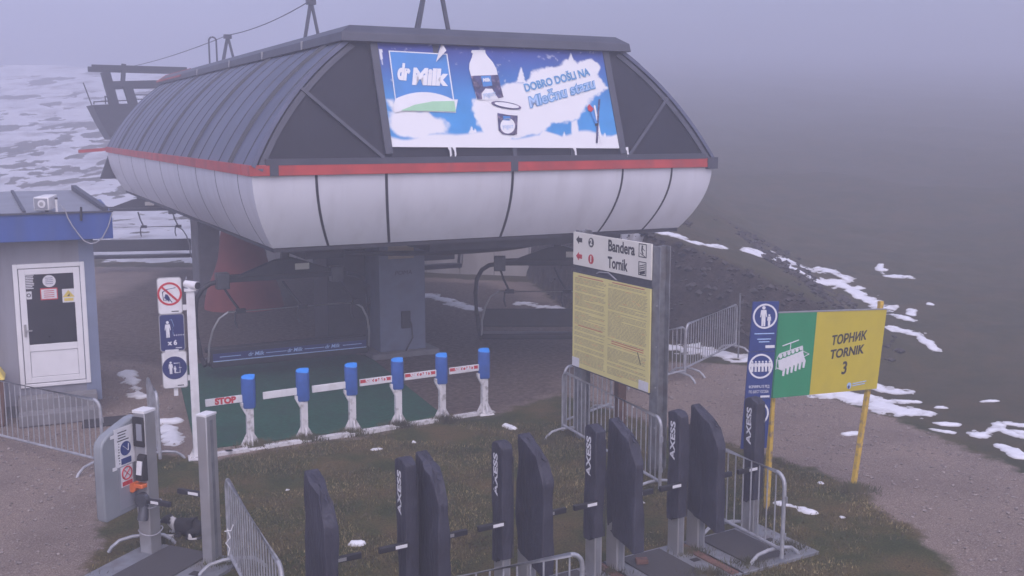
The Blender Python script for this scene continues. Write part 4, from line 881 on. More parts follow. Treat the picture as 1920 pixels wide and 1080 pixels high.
# ------------------------------------------------------------------ crowd barriers
def barrier(label, P, Q, h=1.1, post_l=True, n_b=None, zl=.20, feet=(1, 1), m_='galv'):
    P, Q = Vector((P[0], P[1], 0)), Vector((Q[0], Q[1], 0)); d = Q-P; Lb = d.length; rz = math.atan2(d.y, d.x); c = (P+Q)/2
    t = thing('crowd_barrier', label, 'barrier', (c.x, c.y, float(zfun(c.x, c.y))-.01), rz, 'steel crowd barriers'); w = Lb/2; r = .13
    pts = [(-w, 0, .10)] + [(-w+r-r*math.cos(k*math.pi/10), 0, h-r+r*math.sin(k*math.pi/10)) for k in range(6)] + [(w-r+r*math.sin(k*math.pi/10), 0, h-r+r*math.cos(k*math.pi/10)) for k in range(6)] + [(w, 0, .10)]
    f_ = MB().tube(pts, .024, 10); f_.tube([(-w, 0, zl), (w, 0, zl)], .021, 8); f_.build('frame', m_, t)
    nb = n_b or max(4, int(Lb/.13)); b_ = MB()
    for k in range(1, nb): x = -w+Lb*k/nb; b_.tube([(x, 0, zl), (x, 0, h)], .0095, 6)
    b_.build('infill_bars', m_, t)
    for k, sx in enumerate((-1, 1)):
        if feet[k]:
            x = sx*(w-.12 if Lb > 1 else w-.05); a = [(x, -.38, .01), (x, -.34, .07), (x, -.25, .14), (x, -.1, .17), (x, .1, .17), (x, .25, .14), (x, .34, .07), (x, .38, .01)]
            MB().tube(a, .022, 8).build('foot', m_, t)
    hk = MB(); hk.tube([(w, 0, .35), (w+.05, 0, .35), (w+.05, 0, .42)], .009, 6); hk.tube([(w, 0, .85), (w+.05, 0, .85), (w+.05, 0, .78)], .009, 6); hk.build('hook', m_, t)
    return t
def at_h(px, py, h): v = G(px, py, h); return (v.x, v.y)
barrier('crowd barrier in front of the hut door, running off the photo edge', (at_h(-60, 700, 1.1)), at_h(187, 752, 1.08))
barrier('crowd barrier seen end on behind the card reader column', at_h(294, 738, 1.1), at_h(276, 706, 1.1), feet=(1, 0))
a_ = at_h(262, 1042, 0); barrier('crowd barrier hidden behind the grey card reader panel, only its curved foot showing', (a_[0], a_[1]+.1), (a_[0]*1.13-.02, (a_[1]+.1)*1.13), feet=(1, 0))
bt_ = barrier('crowd barrier tied beside the narrow grey gate post', at_h(424, 893, 1.1), at_h(528, 1062, 1.1))
barrier('crowd barrier beside the last covered gate post', at_h(1352, 838, 1.1), at_h(1472, 889, 1.1))
q = Vector(at_h(1092, 1034, 1.1)); q0 = Vector(at_h(860, 1079, 1.1)); dq = (q0-q).normalized(); barrier('crowd barrier closest to the viewer, in front of the covered gates', tuple(q+dq*2.3), tuple(q))
barrier('crowd barrier standing in front of the yellow notice board', at_h(1056, 694, 1.1), at_h(1240, 782, 1.1))
a_, b_ = at_h(1057, 692, 1.1), at_h(1180, 712, 1.1); d_ = Vector((b_[0]-a_[0], b_[1]-a_[1])); barrier('crowd barrier behind the notice board, meeting the front one at its corner', (a_[0]+.02, a_[1]+.1), (a_[0]+.9, a_[1]+1.2), feet=(0, 1))
barrier('crowd barrier half hidden behind the notice board post, by the snow', at_h(1180, 632, 1.1), at_h(1285, 611, 1.1), feet=(0, 1))
barrier('farthest crowd barrier, at the foot of the dark rubble bank', at_h(1287, 608, 1.1), at_h(1382, 570, 1.1))
tp_ = T(1384, 672); tq = MB().tube([(0, 0, -.1), (0, 0, 1.45)], .018, 6).build('marker_pole', 'galv_old', None); tq.location = tp_; tag(tq, 'thin grey pole at the end of the farthest crowd barrier', 'pole')
tie = MB()
w1 = at_h(427, 985, .75)
v0 = Vector((w1[0], w1[1], .72)); tie.tube([v0+Vector((0, -.02, .0)), v0+Vector((.03, -.03, -.1)), v0+Vector((-.02, -.03, -.16)), v0+Vector((.02, -.03, -.22)), v0+Vector((0, -.03, -.3))], .007, 5); tie.tube([v0+Vector((-.03, -.02, -.03)), v0+Vector((.04, -.03, -.02)), v0+Vector((.07, -.03, .05))], .007, 5)
tag(tie.build('tie_cord', 'white'), 'knotted white cord tied round the barrier beside the grey gate post', 'cord')

# ------------------------------------------------------------------ tall notice board
NR = G(1228, 886); NLp = Vector((1.057, 16.75, 0)); nd = (NR-NLp); NRZ = math.atan2(nd.y, nd.x); NL = (NLp.x, NLp.y, 0)
nl = lambda px, py, y=-.07: planeL(px, py, NL, NRZ, y)
nb = thing('notice_board', 'tall board on galvanised posts with piste names above a yellow rules poster', 'notice board', NL, NRZ)
w0, w1 = nl(1076.5, 560)[0], nl(1221.5, 600)[0]
z1, z2, z3, z4 = nl(1076.5, 434)[1], nl(1076.5, 495)[1], nl(1077, 509)[1], nl(1075.6, 684)[1]
def hpost(x, zt):
    mb = MB(); mb.bb(x-.008, x+.008, -.05, .11, -.3, zt); mb.bb(x-.10, x+.10, -.062, -.05, -.3, zt); mb.bb(x-.10, x+.10, .11, .122, -.3, zt); return mb
xr = w1+.07
hpost(xr, hgt(NR, 461)).build('post', 'galv_old', nb, bevel=.003); hpost(w0+.12, z1+.03).build('post', 'galv_old', nb, bevel=.003)
bl_ = MB(); [bl_.cyl((xr+.05, -.062, z), (xr+.05, -.072, z), .014, 8) for z in (.7, 1.3, 1.9, 2.5)]; bl_.build('bolt', 'alu', nb)
hpan = MB().bb(w0, w1, -.095, -.07, z2, z1).build('header_panel', 'cream', nb, bevel=.004)
MB().bb(w0+.02, w1-.02, -.066, -.063, z3-.02, z2+.02).build('rail', 'midmetal', nb)
pan = MB().bb(w0, w1, -.095, -.07, z4, z3).build('rules_poster', 'noticeyellow', nb, bevel=.003)
eg = MB(); eg.bb(w0-.012, w1+.012, -.098, -.068, z3, z3+.015); eg.bb(w0-.012, w1+.012, -.098, -.068, z4-.015, z4); eg.build('edge_strip', 'trim', pan)
Wd = w1-w0; Hh = z1-z2; u_ = lambda x: w0+Wd*x; v_ = lambda y: z1-Hh*y
def arrow(cx, cz, s, m_):
    MB().plate([(cx-s, cz), (cx-.1*s, cz+.8*s), (cx-.1*s, cz+.4*s), (cx+s, cz+.4*s), (cx+s, cz-.4*s), (cx-.1*s, cz-.4*s), (cx-.1*s, cz-.8*s)], -.099, -.094).build('arrow', m_, hpan)
arrow(u_(.085), v_(.22), .085, 'letterdark'); arrow(u_(.085), v_(.72), .085, 'redletter')
for y, m_, s in ((.24, 'letterdark', '2'), (.74, 'redletter', '1')):
    MB().disc(u_(.25), v_(y), .075, -.099, -.094).build('number_disc', m_, hpan); text(s, .13, 'cream', 'number', hpan, (u_(.25), -.1005, v_(y)), bold=.006)
text('Bandera', .24, 'letterdark', 'header_lettering', hpan, (u_(.64), -.097, v_(.25)), bold=.006, fit=Wd*.33); text('Tornik', .24, 'letterdark', 'header_lettering', hpan, (u_(.595), -.097, v_(.74)), bold=.006, fit=Wd*.25)
for y in (.22, .72):
    cx, cz = u_(.90), v_(y); q = MB(); s = .10
    for a, b, c, d in ((-s, s, s-.012, s), (-s, s, -s, -s+.012)): q.bb(cx+a*.95, cx+b*.95, -.099, -.094, cz+c, cz+d)
    q.bb(cx-.095, cx-.083, -.099, -.094, cz-s, cz+s); q.bb(cx+.083, cx+.095, -.099, -.094, cz-s, cz+s)
    if y < .5:
        q.disc(cx-.01, cz+.06, .017, -.099, -.094, 10); q.bar((cx-.015, -.0965, cz+.045), (cx-.02, -.0965, cz-.01), .028, .004, up=(0, 1, 0)); q.bar((cx-.02, -.0965, cz-.01), (cx+.015, -.0965, cz-.05), .02, .004, up=(0, 1, 0)); q.bar((cx-.06, -.0965, cz-.04), (cx+.06, -.0965, cz-.085), .010, .004, up=(0, 1, 0)); q.bar((cx, -.0965, cz+.03), (cx+.05, -.0965, cz+.0), .01, .004, up=(0, 1, 0))
    else:
        for k in range(4): q.bar((cx-.075, -.0965, cz+.03-k*.03), (cx+.07, -.0965, cz+.065-k*.03), .012, .004, up=(0, 1, 0))
        q.bar((cx-.06, -.0965, cz-.07), (cx+.06, -.0965, cz-.05), .04, .004, up=(0, 1, 0))
    q.build('pictogram', 'letterdark', hpan)
ln, lr = MB(), MB(); random.seed(11)
for x0, x1, y0 in ((.03, .455, .03), (.485, .97, .02)):
    y = y0; k = 0
    heads = (.0, .52) if x0 < .1 else (.0, .60)
    while y < .955:
        hd_ = any(abs(y-y0-h_) < .012 for h_ in heads)
        if hd_: lr.bb(u_(x0+.05), u_(x1-.04), -.0975, -.0945, z3-(z3-z4)*(y+.007), z3-(z3-z4)*(y-.002)); y += .022; continue
        if random.random() < .10: y += .018; k = 0
        xe = x1-random.random()*.03 if random.random() < .8 else x0+(x1-x0)*random.uniform(.25, .8)
        x = x0
        while x < xe:
            wq = random.uniform(.02, .07); tgt = lr if random.random() < .06 else ln
            tgt.bb(u_(x), u_(min(x+wq, xe)), -.0972, -.0945, z3-(z3-z4)*(y+.0035), z3-(z3-z4)*y); x += wq+.008
        y += .0125; k += 1
M['fineprint'] = mat('fine_print', (.30, .26, .17), .7); M['fineprint_red'] = mat('fine_print_red', (.55, .20, .12), .7)
ln.build('fine_print', 'fineprint', pan); lr.build('red_print', 'fineprint_red', pan)
MB().bb(u_(.0), u_(.10), -.0985, -.094, z4, z4+.15).build('corner_patch', 'paper', pan); MB().bb(u_(.88), u_(.995), -.0985, -.094, z4+.005, z4+.15).build('corner_patch', 'paper', pan)
MB().bar((u_(.86), -.097, z4+.55), (u_(.90), -.097, z4+.38), .012, .004, up=(0, 1, 0)).build('scratch', 'letterdark', pan)
MB().tube([(u_(.30), -.06, z2-.08), (u_(.36), -.09, z2-.04), (u_(.48), -.09, z2-.02), (u_(.58), -.09, z2-.10), (u_(.6), -.07, z2-.14)], .010, 5).build('wire', 'cable', nb)
for (px_, ty, by, m_, lab, r_) in ((1098, 690, 800, 'wood_pale', 'pale short wooden post behind the notice board', .06), (1165, 690, 826, 'wood_brown', 'reddish brown wooden post behind the notice board', .075)):
    b = G(px_, by); t = MB(); t.box((0, 0, .5), (r_*2, r_*2, 1.2), rz=.4); o = t.build('wooden_post', m_, None, bevel=.01); o.location = (b.x, b.y+.3, -.1); tag(o, lab, 'post')

# ------------------------------------------------------------------ yellow and green sign on posts
YL, YR = G(1436, 962), G(1597, 916); yd = YR-YL; YRZ = math.atan2(yd.y, yd.x); YLOC = (YL.x, YL.y, 0)
yl = lambda px, py, y=-.06: planeL(px, py, YLOC, YRZ, y)
ys_ = thing('lift_sign', 'green and yellow lift name sign on two peeling yellow posts', 'sign', YLOC, YRZ)
wx = yd.length; tR = hgt(YR, 574)
tx = yl(1652, 577, 0)[0]
MB().bar((0, 0, -.3), (yl(1456, 588, 0)[0], 0, hgt(YL, 586)), .062, .062).build('post', 'postyellow', ys_, bevel=.006); MB().bar((wx-.02, 0, -.3), (tx-.01, 0, tR), .062, .062).build('post', 'postyellow', ys_, bevel=.006)
c4 = [yl(1458, 587), yl(1660, 580), yl(1641, 728), yl(1446, 746)]
YB = lambda s, t: (c4[0][0]*(1-s)*(1-t)+c4[1][0]*s*(1-t)+c4[2][0]*s*t+c4[3][0]*(1-s)*t, c4[0][1]*(1-s)*(1-t)+c4[1][1]*s*(1-t)+c4[2][1]*s*t+c4[3][1]*(1-s)*t)
SPL_ = .335
brd = MB().plate([YB(SPL_, 0), YB(1, 0), YB(1, 1), YB(SPL_, 1)], -.085, -.055).build('board', 'signyellow', ys_)
gpn = MB().plate([YB(0, 0), YB(SPL_-.001, 0), YB(SPL_-.001, 1), YB(0, 1)], -.085, -.055).build('green_board', 'signgreen', ys_)
ed = MB(); a, b = YB(0, 0), YB(1, 0); ed.bar((a[0], -.07, a[1]+.008), (b[0], -.07, b[1]+.008), .04, .014); ed.build('edge_strip', 'alu', ys_)
MB().bb(tx-.045, tx+.03, -.02, .03, tR-.02, tR+.03).build('post_cap', 'postyellow', ys_)
WW = c4[1][0]-c4[0][0]
for s_, t_, tx_, sz, ft_ in ((.655, .34, 'ТОРНИК', .17, .335*WW), (.65, .51, 'TORNIK', .17, .32*WW), (.64, .71, '3', .24, None)):
    p = YB(s_, t_); text(tx_, sz, 'letterdark', 'sign_lettering', brd, (p[0], -.087, p[1]), shear=.16, bold=.005, fit=ft_)
p = YB(.71, .93); q = MB(); q.disc(p[0], p[1], .045, -.089, -.0855, 20); q.build('emblem', 'b_lightblue', brd); q = MB(); q.plate([(p[0]-.035, p[1]-.01), (p[0]-.005, p[1]+.012), (p[0]+.012, p[1]-.02), (p[0]-.012, p[1]-.045)], -.0925, -.0895); q.build('emblem_drop', 'navy', brd)
q = MB(); [q.bb(p[0]+.07, p[0]+.36-.03*k, -.0882, -.0858, p[1]+.012-k*.03, p[1]+.024-k*.03) for k in range(2)]; q.build('emblem_lines', 'b_lightblue', brd)
ic = MB(); y0_, y1_ = -.090, -.0856
g_ = lambda s, t: YB(s*SPL_, t)
def seg(p, q, w): ic.bar((p[0], -.088, p[1]), (q[0], -.088, q[1]), w, .004, up=(0, 1, 0))
seg(g_(.15, .385), g_(.57, .325), .012); seg(g_(.36, .36), g_(.36, .45), .012)
pts = [g_(.02, .66), g_(.04, .52), g_(.09, .48), g_(.68, .40), g_(.70, .47)]
for p_, q_ in zip(pts[:-1], pts[1:]): seg(p_, q_, .013)
seg(g_(.02, .54), g_(.03, .65), .013); seg(g_(.03, .64), g_(.22, .68), .013); seg(g_(.70, .46), g_(.88, .50), .008); seg(g_(.88, .5), g_(.70, .54), .008)
for k in range(6):
    cx, cy_ = .12+.105*k, .505-.016*k; p_ = g_(cx, cy_); ic.disc(p_[0], p_[1], .030, y0_, y1_, 14)
    ic.plate([g_(cx-.06, cy_+.045), g_(cx+.05, cy_+.035), g_(cx+.10, cy_+.11), g_(cx+.15, cy_+.15), g_(cx+.13, cy_+.24), g_(cx+.08, cy_+.235), g_(cx+.08, cy_+.17), g_(cx-.02, cy_+.15)], y0_-k*.0005, y1_)
ic.build('chair_pictogram', 'letterwhite', gpn)

# ------------------------------------------------------------------ blue rule signs beside it
BLp = G(1420, 960); BLOC = (3.30, 12.98, 0); BRZ = rad(8)
b2 = lambda px, py, y=-.03: planeL(px, py, BLOC, BRZ, y)
bs = thing('rule_sign_strip', 'tall dark blue strip of round rule pictograms beside the yellow sign', 'sign', BLOC, BRZ)
zt0, zb0 = b2(1436, 565)[1], b2(1415, 841)[1]; xt, xb = b2(1436.5, 565)[0], b2(1413, 841)[0]; hw = (b2(1461, 565)[0]-b2(1412, 565)[0])/2
xc = lambda z: xb+(xt-xb)*(z-zb0)/(zt0-zb0)
MB().bar((xc(-.2), .02, -.2), (xc(zt0-.05), .02, zt0-.05), .05, .05).build('post', 'signblue', bs)
cuts = [zt0, b2(1430, 659)[1], b2(1423, 748)[1], zb0]
for k in range(3):
    za, zb_ = cuts[k]-.004, cuts[k+1]+.004
    pl = MB().plate([(xc(za)-hw, za), (xc(za)+hw, za), (xc(zb_)+hw, zb_), (xc(zb_)-hw, zb_)], -.035, -.01).build('blue_plate', 'signblue', bs)
    cz = za-hw*1.02-.01; cx = xc(cz); r = hw*.93
    MB().ring(cx, cz, r-.022, r, -.039, -.034, 44).build('white_ring', 'letterwhite', pl)
    q = MB()
    if k == 0: person(q, cx-.02, cz-.125, .255, -.040, -.034); person(q, cx+.055, cz-.125, .15, -.0406, -.034)
    elif k == 1: [person(q, cx-.1125+j*.045, cz-.07, .14, -.040-.0006*j, -.034) for j in range(6)]
    else: person(q, cx, cz-.12, .24, -.040, -.034)
    q.build('person_symbol', 'letterwhite', pl)
    if k == 0:
        q = MB(); [q.bb(cx-.13+.02*j, cx+.13-.02*j, -.0375, -.0345, zb_+.22-j*.035, zb_+.232-j*.035) for j in (0, 2, 3)]; q.build('small_print', 'b_lightblue', pl); MB().bb(cx+.02, cx+hw-.03, -.0375, -.0345, zb_+.04, zb_+.075).build('white_field', 'paper', pl)
    if k == 1:
        text('ФОРМИРАЈТЕ РЕД', .05, 'letterwhite', 'sign_lettering', pl, (xc(zb_+.16), -.0365, zb_+.155), fit=.27); text('ПО ШЕСТ ОСОБА', .05, 'letterwhite', 'sign_lettering', pl, (xc(zb_+.1), -.0365, zb_+.09), fit=.26)
        MB().bb(xc(zb_)+.03, xc(zb_)+hw-.02, -.0375, -.0345, zb_+.015, zb_+.04).build('white_field', 'paper', pl)

# ------------------------------------------------------------------ covered ticket gates
tp3 = [G(1113, 1081), G(1267, 1041), G(1407, 1004)]; spc = (tp3[2]-tp3[0])/2; TRZ = math.atan2(spc.y, spc.x); ex = spc.normalized(); ey = Vector((-ex.y, ex.x, 0))
def bag(mb, cx, hx, y0, y1, zbot, ztop, seed, rows=26, m=28, amp=.012):
    """a fabric hood: rounded rectangle section swept up, top and bottom heights depending on y"""
    rng = np.random.RandomState(seed); rings = []
    cyy, hy = (y0+y1)/2, (y1-y0)/2; ph = rng.rand(6)*6.28
    sec = []; rx, ry = min(.5, .018/hx), min(.5, .018/hy)
    for sx, sy, a0 in ((1, 1, 0), (-1, 1, 90), (-1, -1, 180), (1, -1, 270)):
        for q in range(4): a = rad(a0+30*q); sec.append((sx*(1-rx)+rx*math.cos(a), sy*(1-ry)+ry*math.sin(a)))
        nxt = {0: (-1, 1), 90: (-1, -1), 180: (1, -1), 270: (1, 1)}[a0]
        for q in range(1, 6):
            f_ = q/6
            if a0 in (0, 180): sec.append((sx*(1-rx)*(1-2*f_), sy))
            else: sec.append((sx, sy*(1-ry)*(1-2*f_)))
    m = len(sec)
    tl = list(np.linspace(0, .988, rows))+[.997, 1.0, 1.001]; sc = [1.0]*rows+[.975, .9, .2]
    for t, q in zip(tl, sc):
        ring = []
        for x, y in sec:
            yy = cyy+y*hy*q; zb_, zt_ = zbot(yy), ztop(yy); z = zb_+(zt_-zb_)*min(t, 1)+(.012 if t > 1 else 0)
            wob = amp*(math.sin(z*7+ph[0]+y*2)*.5+math.sin(z*15+y*4+ph[1])*.3+math.sin(z*4-y*5+ph[2])*.6+.5*math.sin(y*9+z*3+ph[3])); fl_ = 1.0+.05*math.sin(3.1*(1-t))*q
            ring.append((cx+(x*hx*q*fl_)+wob*x*1.0, yy+wob*.6*y, z))
        rings.append(ring)
    return mb.loft(rings)
TL = ['narrow hooded gate post at the far row end, overlapping the blue rule signs', 'narrow hooded gate post second from the far row end', 'narrow hooded gate post in front of the left end of the notice board barrier',
      'narrow hooded gate post fourth from the far row end', 'narrow hooded gate post nearest the viewer']
BLb = ['wide slanted dark cover at the far end of the covered row', 'wide slanted dark cover in front of the notice board barrier', 'wide slanted dark cover with crumpled top, middle of the covered row',
       'wide slanted dark cover second from the near end of the row', 'wide slanted dark cover at the near end of the row, standing alone']
def place(k, du):
    k = k-.07*(k == 4 and du == 0)+.02*(k == 4 and du > 0); v = tp3[2]-spc*k+ex*du; return (v.x, v.y, 0)
for k in range(5):
    t = thing('gate_post', TL[k], 'gate post', place(k, 0), TRZ, 'narrow hooded gate posts')
    MB().bb(-.05, .05, -.085, .10, 0, .7).build('column', 'alu', t, bevel=.006)
    MB().bb(-.03, .025, -.091, -.083, .02, .6).build('groove', 'plate', t)
    H = 1.765; b = MB(); bag(b, 0, .068, -.105, .115, lambda y: .50-.06*(y > 0), lambda y: H-.05*max(0, (-y-.01)/.10)-.03*max(0, (y-.06)/.05), 20+k, amp=.007)
    cv = b.build('hood', 'cover', t, ang=42); MB().tube([(.067, -.104, .5), (.07, -.106, 1.0), (.067, -.104, 1.62)], .006, 5).build('hood_seam', 'joint', cv)
    tx_ = text('AXESS', .115, 'letterwhite', 'hood_lettering', cv, (-.076, .012, 1.42), basis=Matrix(((0, 0, -1), (0, 1, 0), (1, 0, 0))), bold=.003, fit=.46)
    am = MB(); am.bar((-.05, -.13, .92), (-.37, -.13, .92), .045, .06); am.build('arm', 'armblack', t, bevel=.008); MB().bb(-.20, -.075, -.1565, -.1525, .905, .938).build('arm_sticker', 'paper', t)
for k in range(1, 6):
    t = thing('gate_cabinet', BLb[k-1], 'covered gate', place(k, .315), TRZ, 'wide covered gate cabinets'); H = 1.79
    MB().bb(-.06, .06, -.08, .12, 0, .8).build('column', 'alu', t, bevel=.006); MB().bb(-.03, .03, -.088, -.078, .02, .7).build('groove', 'plate', t)
    b = MB(); bag(b, 0, .068, -.41, .12, lambda y: .50+.26*(y-.13), lambda y: H-.20*np.clip((.08-y)/.40, 0, 1)-1.7*max(0, -.28-y)-.6*max(0, y-.08), 50+k, amp=.011, m=36)
    cv = b.build('cover', 'cover', t, ang=42)
    pl = MB(); 
    for j, yy in enumerate((-.05, -.18, -.30)): pl.tube([(-.01+.02*j, yy+.07, H-.20*np.clip((.08-yy-.07)/.40, 0, 1)+.006), (.012-.01*j, yy, H-.20*np.clip((.08-yy)/.40, 0, 1)+.006), (.0, yy-.06, H-.20*np.clip((.14-yy)/.40, 0, 1)+.004)], [.004, .013, .004], 6)
    pl.build('fold', 'cover', cv)
    am = MB(); am.bar((.05, -.13, .92), (.40, -.13, .92), .045, .06); am.build('arm', 'armblack', t, bevel=.008); MB().bb(.15, .24, -.1565, -.1525, .905, .938).build('arm_sticker', 'alu', t)
# ground plates with mesh mats
PLL = ['steel ground plate with black mesh mat at the far end of the covered gates', 'steel ground plate with mesh mat and a brick on it, between covered gates', 'steel ground plate with mesh mat behind the nearest crowd barrier', 'steel ground plate with mesh mat below the photo edge, third covered lane from the viewer', 'steel ground plate with mesh mat closest to the viewer']
m, N, L, P = node_mat('mesh_mat'); geo = N.new('ShaderNodeTexCoord'); w1_ = N.new('ShaderNodeTexBrick'); w1_.inputs['Scale'].default_value = 26; w1_.inputs['Color1'].default_value = (.03, .028, .026, 1); w1_.inputs['Color2'].default_value = (.022, .02, .02, 1); w1_.inputs['Mortar'].default_value = (.085, .08, .082, 1); w1_.inputs['Mortar Size'].default_value = .05
L.new(geo.outputs['Object'], w1_.inputs[0]); L.new(w1_.outputs[0], P.inputs['Base Color']); P.inputs['Roughness'].default_value = .8; M['meshmat'] = m
for k in range(4):
    t = thing('ground_plate', PLL[k], 'ground plate', place(k, 0), TRZ, 'ground plates of the covered gates'); x0, x1 = -.93, .30
    fr_ = MB().bb(x0, x1, -.85, .22, -.06, .035).build('frame', 'plate', t, bevel=.006)
    MB().bb(-.70, -.12, -.72, .16, .036, .052).build('mat', 'meshmat', fr_); MB().bb(.0, .10, -.33, -.25, .0355, .040).build('cover_lid', 'rubber', fr_)
    if k > 0: MB().bb(.13, .24, -.82, .18, .036, .05).build('rusty_strip', 'rust', fr_)
b = G(1203, 1056, .05); o = MB().bb(-.07, .07, -.05, .05, 0, .055).build('brick', 'rust', None, bevel=.008); o.location = (b.x, b.y, .052); o.rotation_euler = (0, 0, .1); tag(o, 'reddish brick lying on a black mesh mat', 'brick')

# ------------------------------------------------------------------ uncovered card reader and grey post
RL, RR = G(285, 1036), G(399, 1058); rd = RR-RL; RRZ = math.atan2(rd.y, rd.x); RLOC = (RL.x, RL.y, 0)
rl_ = lambda px, py, y=0.0: planeL(px, py, RLOC, RRZ, y)
rdr = thing('card_reader', 'grey ticket gate column with screen, orange knob and rounded side panel of notices', 'card reader', RLOC, RRZ); H = hgt(RL, 768)
c_ = MB(); c_.bb(-.085, .085, -.10, .08, 0, H-.02); col_ = c_.build('column', 'alu', rdr, bevel=.012); MB().bb(-.09, .09, -.105, .085, H-.02, H+.01).build('column_cap', 'white', col_)
MB().bb(-.08, .08, -.125, -.101, H-.42, H-.06).build('screen_housing', 'rubber', rdr, bevel=.012); MB().bb(-.02, .06, -.131, -.124, H-.34, H-.14).build('screen', 'hutroof', rdr)
mb = MB(); mb.loft([[(-.02, -.10, H-.82), (.10, -.10, H-.82), (.10, -.10, H-.50), (-.02, -.10, H-.50)], [(-.01, -.20, H-.80), (.09, -.20, H-.80), (.09, -.15, H-.52), (-.01, -.15, H-.52)]]); mb.build('ticket_slot', 'rubber', rdr, bevel=.01); MB().box((.045, -.183, H-.65), (.07, .012, .16), R=Matrix.Rotation(rad(-10), 3, 'X')).build('slot_label', 'paper', rdr)
MB().bb(-.05, .08, -.19, -.10, H-.90, H-.85).build('slot_edge', 'orange', rdr, bevel=.01); MB().cyl((-.075, -.10, H-.90), (-.07, -.20, H-.90), .055, 18).build('orange_knob', 'orange', rdr)
mb = MB(); mb.cyl((.02, -.10, H-1.05), (.02, -.17, H-1.05), .085, 16); mb.cyl((.02, -.10, H-1.12), (.02, -.15, H-1.30), .06, 12); mb.build('arm_hub', 'midmetal', rdr)
mb = MB(); mb.bar((.05, -.12, H-1.06), (.42, -.12, H-1.06), .045, .06); mb.build('arm', 'armblack', rdr, bevel=.008); MB().bb(.15, .26, -.147, -.143, H-1.076, H-1.044).build('arm_sticker', 'paper', rdr)
zt_, zb_ = H-.13, H-1.20
pp = [(-.60, zb_+.05), (-.575, zb_), (-.0, zb_+.02), (.0, zt_+.06), (-.12, zt_+.05), (-.38, zt_-.03), (-.50, zt_-.07), (-.575, zt_-.13), (-.60, zt_-.2)]
pn = MB(); n_ = len(pp); xp = -.13
pn.add([(xp-.10, y, z) for y, z in pp]+[(xp+.03, y, z) for y, z in pp], [tuple(range(n_)), tuple(range(2*n_-1, n_-1, -1))]+[(k, (k+1) % n_, n_+(k+1) % n_, n_+k) for k in range(n_)])
pn = pn.build('side_panel', 'reader', rdr, bevel=.02)
def onp(name, y0, y1, z0, z1, m_, d=0): o = MB().bb(xp+.031+d, xp+.034+d, y0, y1, z0, z1).build(name, m_, pn); return o
onp('notice_backing', -.36, -.12, zb_+.08, zb_+.62, 'hutroof'); onp('paper_notice', -.40, -.08, zt_-.48, zt_-.02, 'paper', .001)
q = MB(); random.seed(5)
for k in range(12): zz = zt_-.08-k*.033; q.bb(xp+.0355, xp+.037, -.36+.02*random.random(), -.13-.1*random.random(), zz, zz+.012)
q.build('notice_lines', 'letterdark', pn)
onp('blue_notice', -.33, -.14, zb_+.60, zb_+.66+.22, 'paper', .004); onp('red_notice', -.33, -.14, zb_+.34, zb_+.58, 'paper', .004)
q = MB(); q.bb(xp+.0385, xp+.041, -.315, -.155, zb_+.61, zb_+.68); q.add([(xp+.0395, -.235+.085*math.cos(a), zb_+.79+.085*math.sin(a)) for a in np.linspace(0, 6.28, 25)[:-1]], [tuple(range(24))]); q.build('notice_disc', 'signblue', pn)
q = MB(); q.bb(xp+.0385, xp+.041, -.315, -.155, zb_+.35, zb_+.40); q.tube([(xp+.040, -.235+.075*math.cos(a), zb_+.495+.075*math.sin(a)) for a in np.linspace(0, 6.28, 25)[:-1]], .009, 5, closed=True); q.bar((xp+.04, -.285, zb_+.545), (xp+.04, -.185, zb_+.445), .014, .006); q.bar((xp+.04, -.185, zb_+.545), (xp+.04, -.285, zb_+.445), .014, .006); q.build('notice_ring', 'redletter', pn)
q = MB(); q.bar((xp+.041, -.28, zb_+.83), (xp+.041, -.2, zb_+.76), .014, .004); q.bar((xp+.041, -.2, zb_+.76), (xp+.041, -.19, zb_+.84), .014, .004); q.build('notice_arrow', 'letterwhite', pn)
q = MB(); q.bb(xp+.032, xp+.036, -.46, -.38, zt_-.12, zt_-.08); q.bb(xp+.032, xp+.036, -.45, -.38, zt_-.50, zt_-.46); q.build('tape', 'paper', pn)
for z in (.28, .62): MB().tube([(.108*math.cos(a)*1.28, .108*math.sin(a)*1.28, z+.02*math.sin(a*2)) for a in np.linspace(0, 6.28, 17)[:-1]], .007, 5, closed=True).build('tied_cord', 'cable', rdr)
gp_ = thing('grey_gate_post', 'bare square grey metal gate post beside the card reader', 'gate post', (RR.x, RR.y, 0), RRZ); H2 = hgt(RR, 778)
mb = MB(); mb.bb(-.07, .07, -.09, .09, 0, H2); mb.build('column', 'alu', gp_, bevel=.01); MB().bb(-.073, .073, -.093, .093, H2, H2+.022).build('column_cap', 'white', gp_)
q = MB(); q.bb(.069, .0735, -.03, .02, .1, H2-.05); q.build('groove', 'galv_old', gp_); MB().bb(-.078, -.0705, -.07, .07, .7, H2-.1).build('rubber_edge', 'rubber', gp_)
mb = MB(); mb.bar((-.07, -.06, H2-.93), (-.40, -.06, H2-.93), .045, .06); mb.build('arm', 'armblack', gp_, bevel=.008); MB().bb(-.24, -.10, -.0865, -.0825, H2-.946, H2-.914).build('arm_sticker', 'paper', gp_)
t = thing('ground_plate', 'steel ground plate with mesh mat between the card reader and bare grey post', 'ground plate', RLOC, RRZ, 'ground plates of the gates'); fr_ = MB().bb(-.2, rd.length+.3, -.9, .2, -.06, .035).build('frame', 'plate', t, bevel=.006); MB().bb(.13, rd.length-.14, -.82, .16, .036, .055).build('mat', 'meshmat', fr_); MB().bb(rd.length-.02, rd.length+.1, -.4, -.3, .0355, .04).build('cover_lid', 'rubber', fr_)

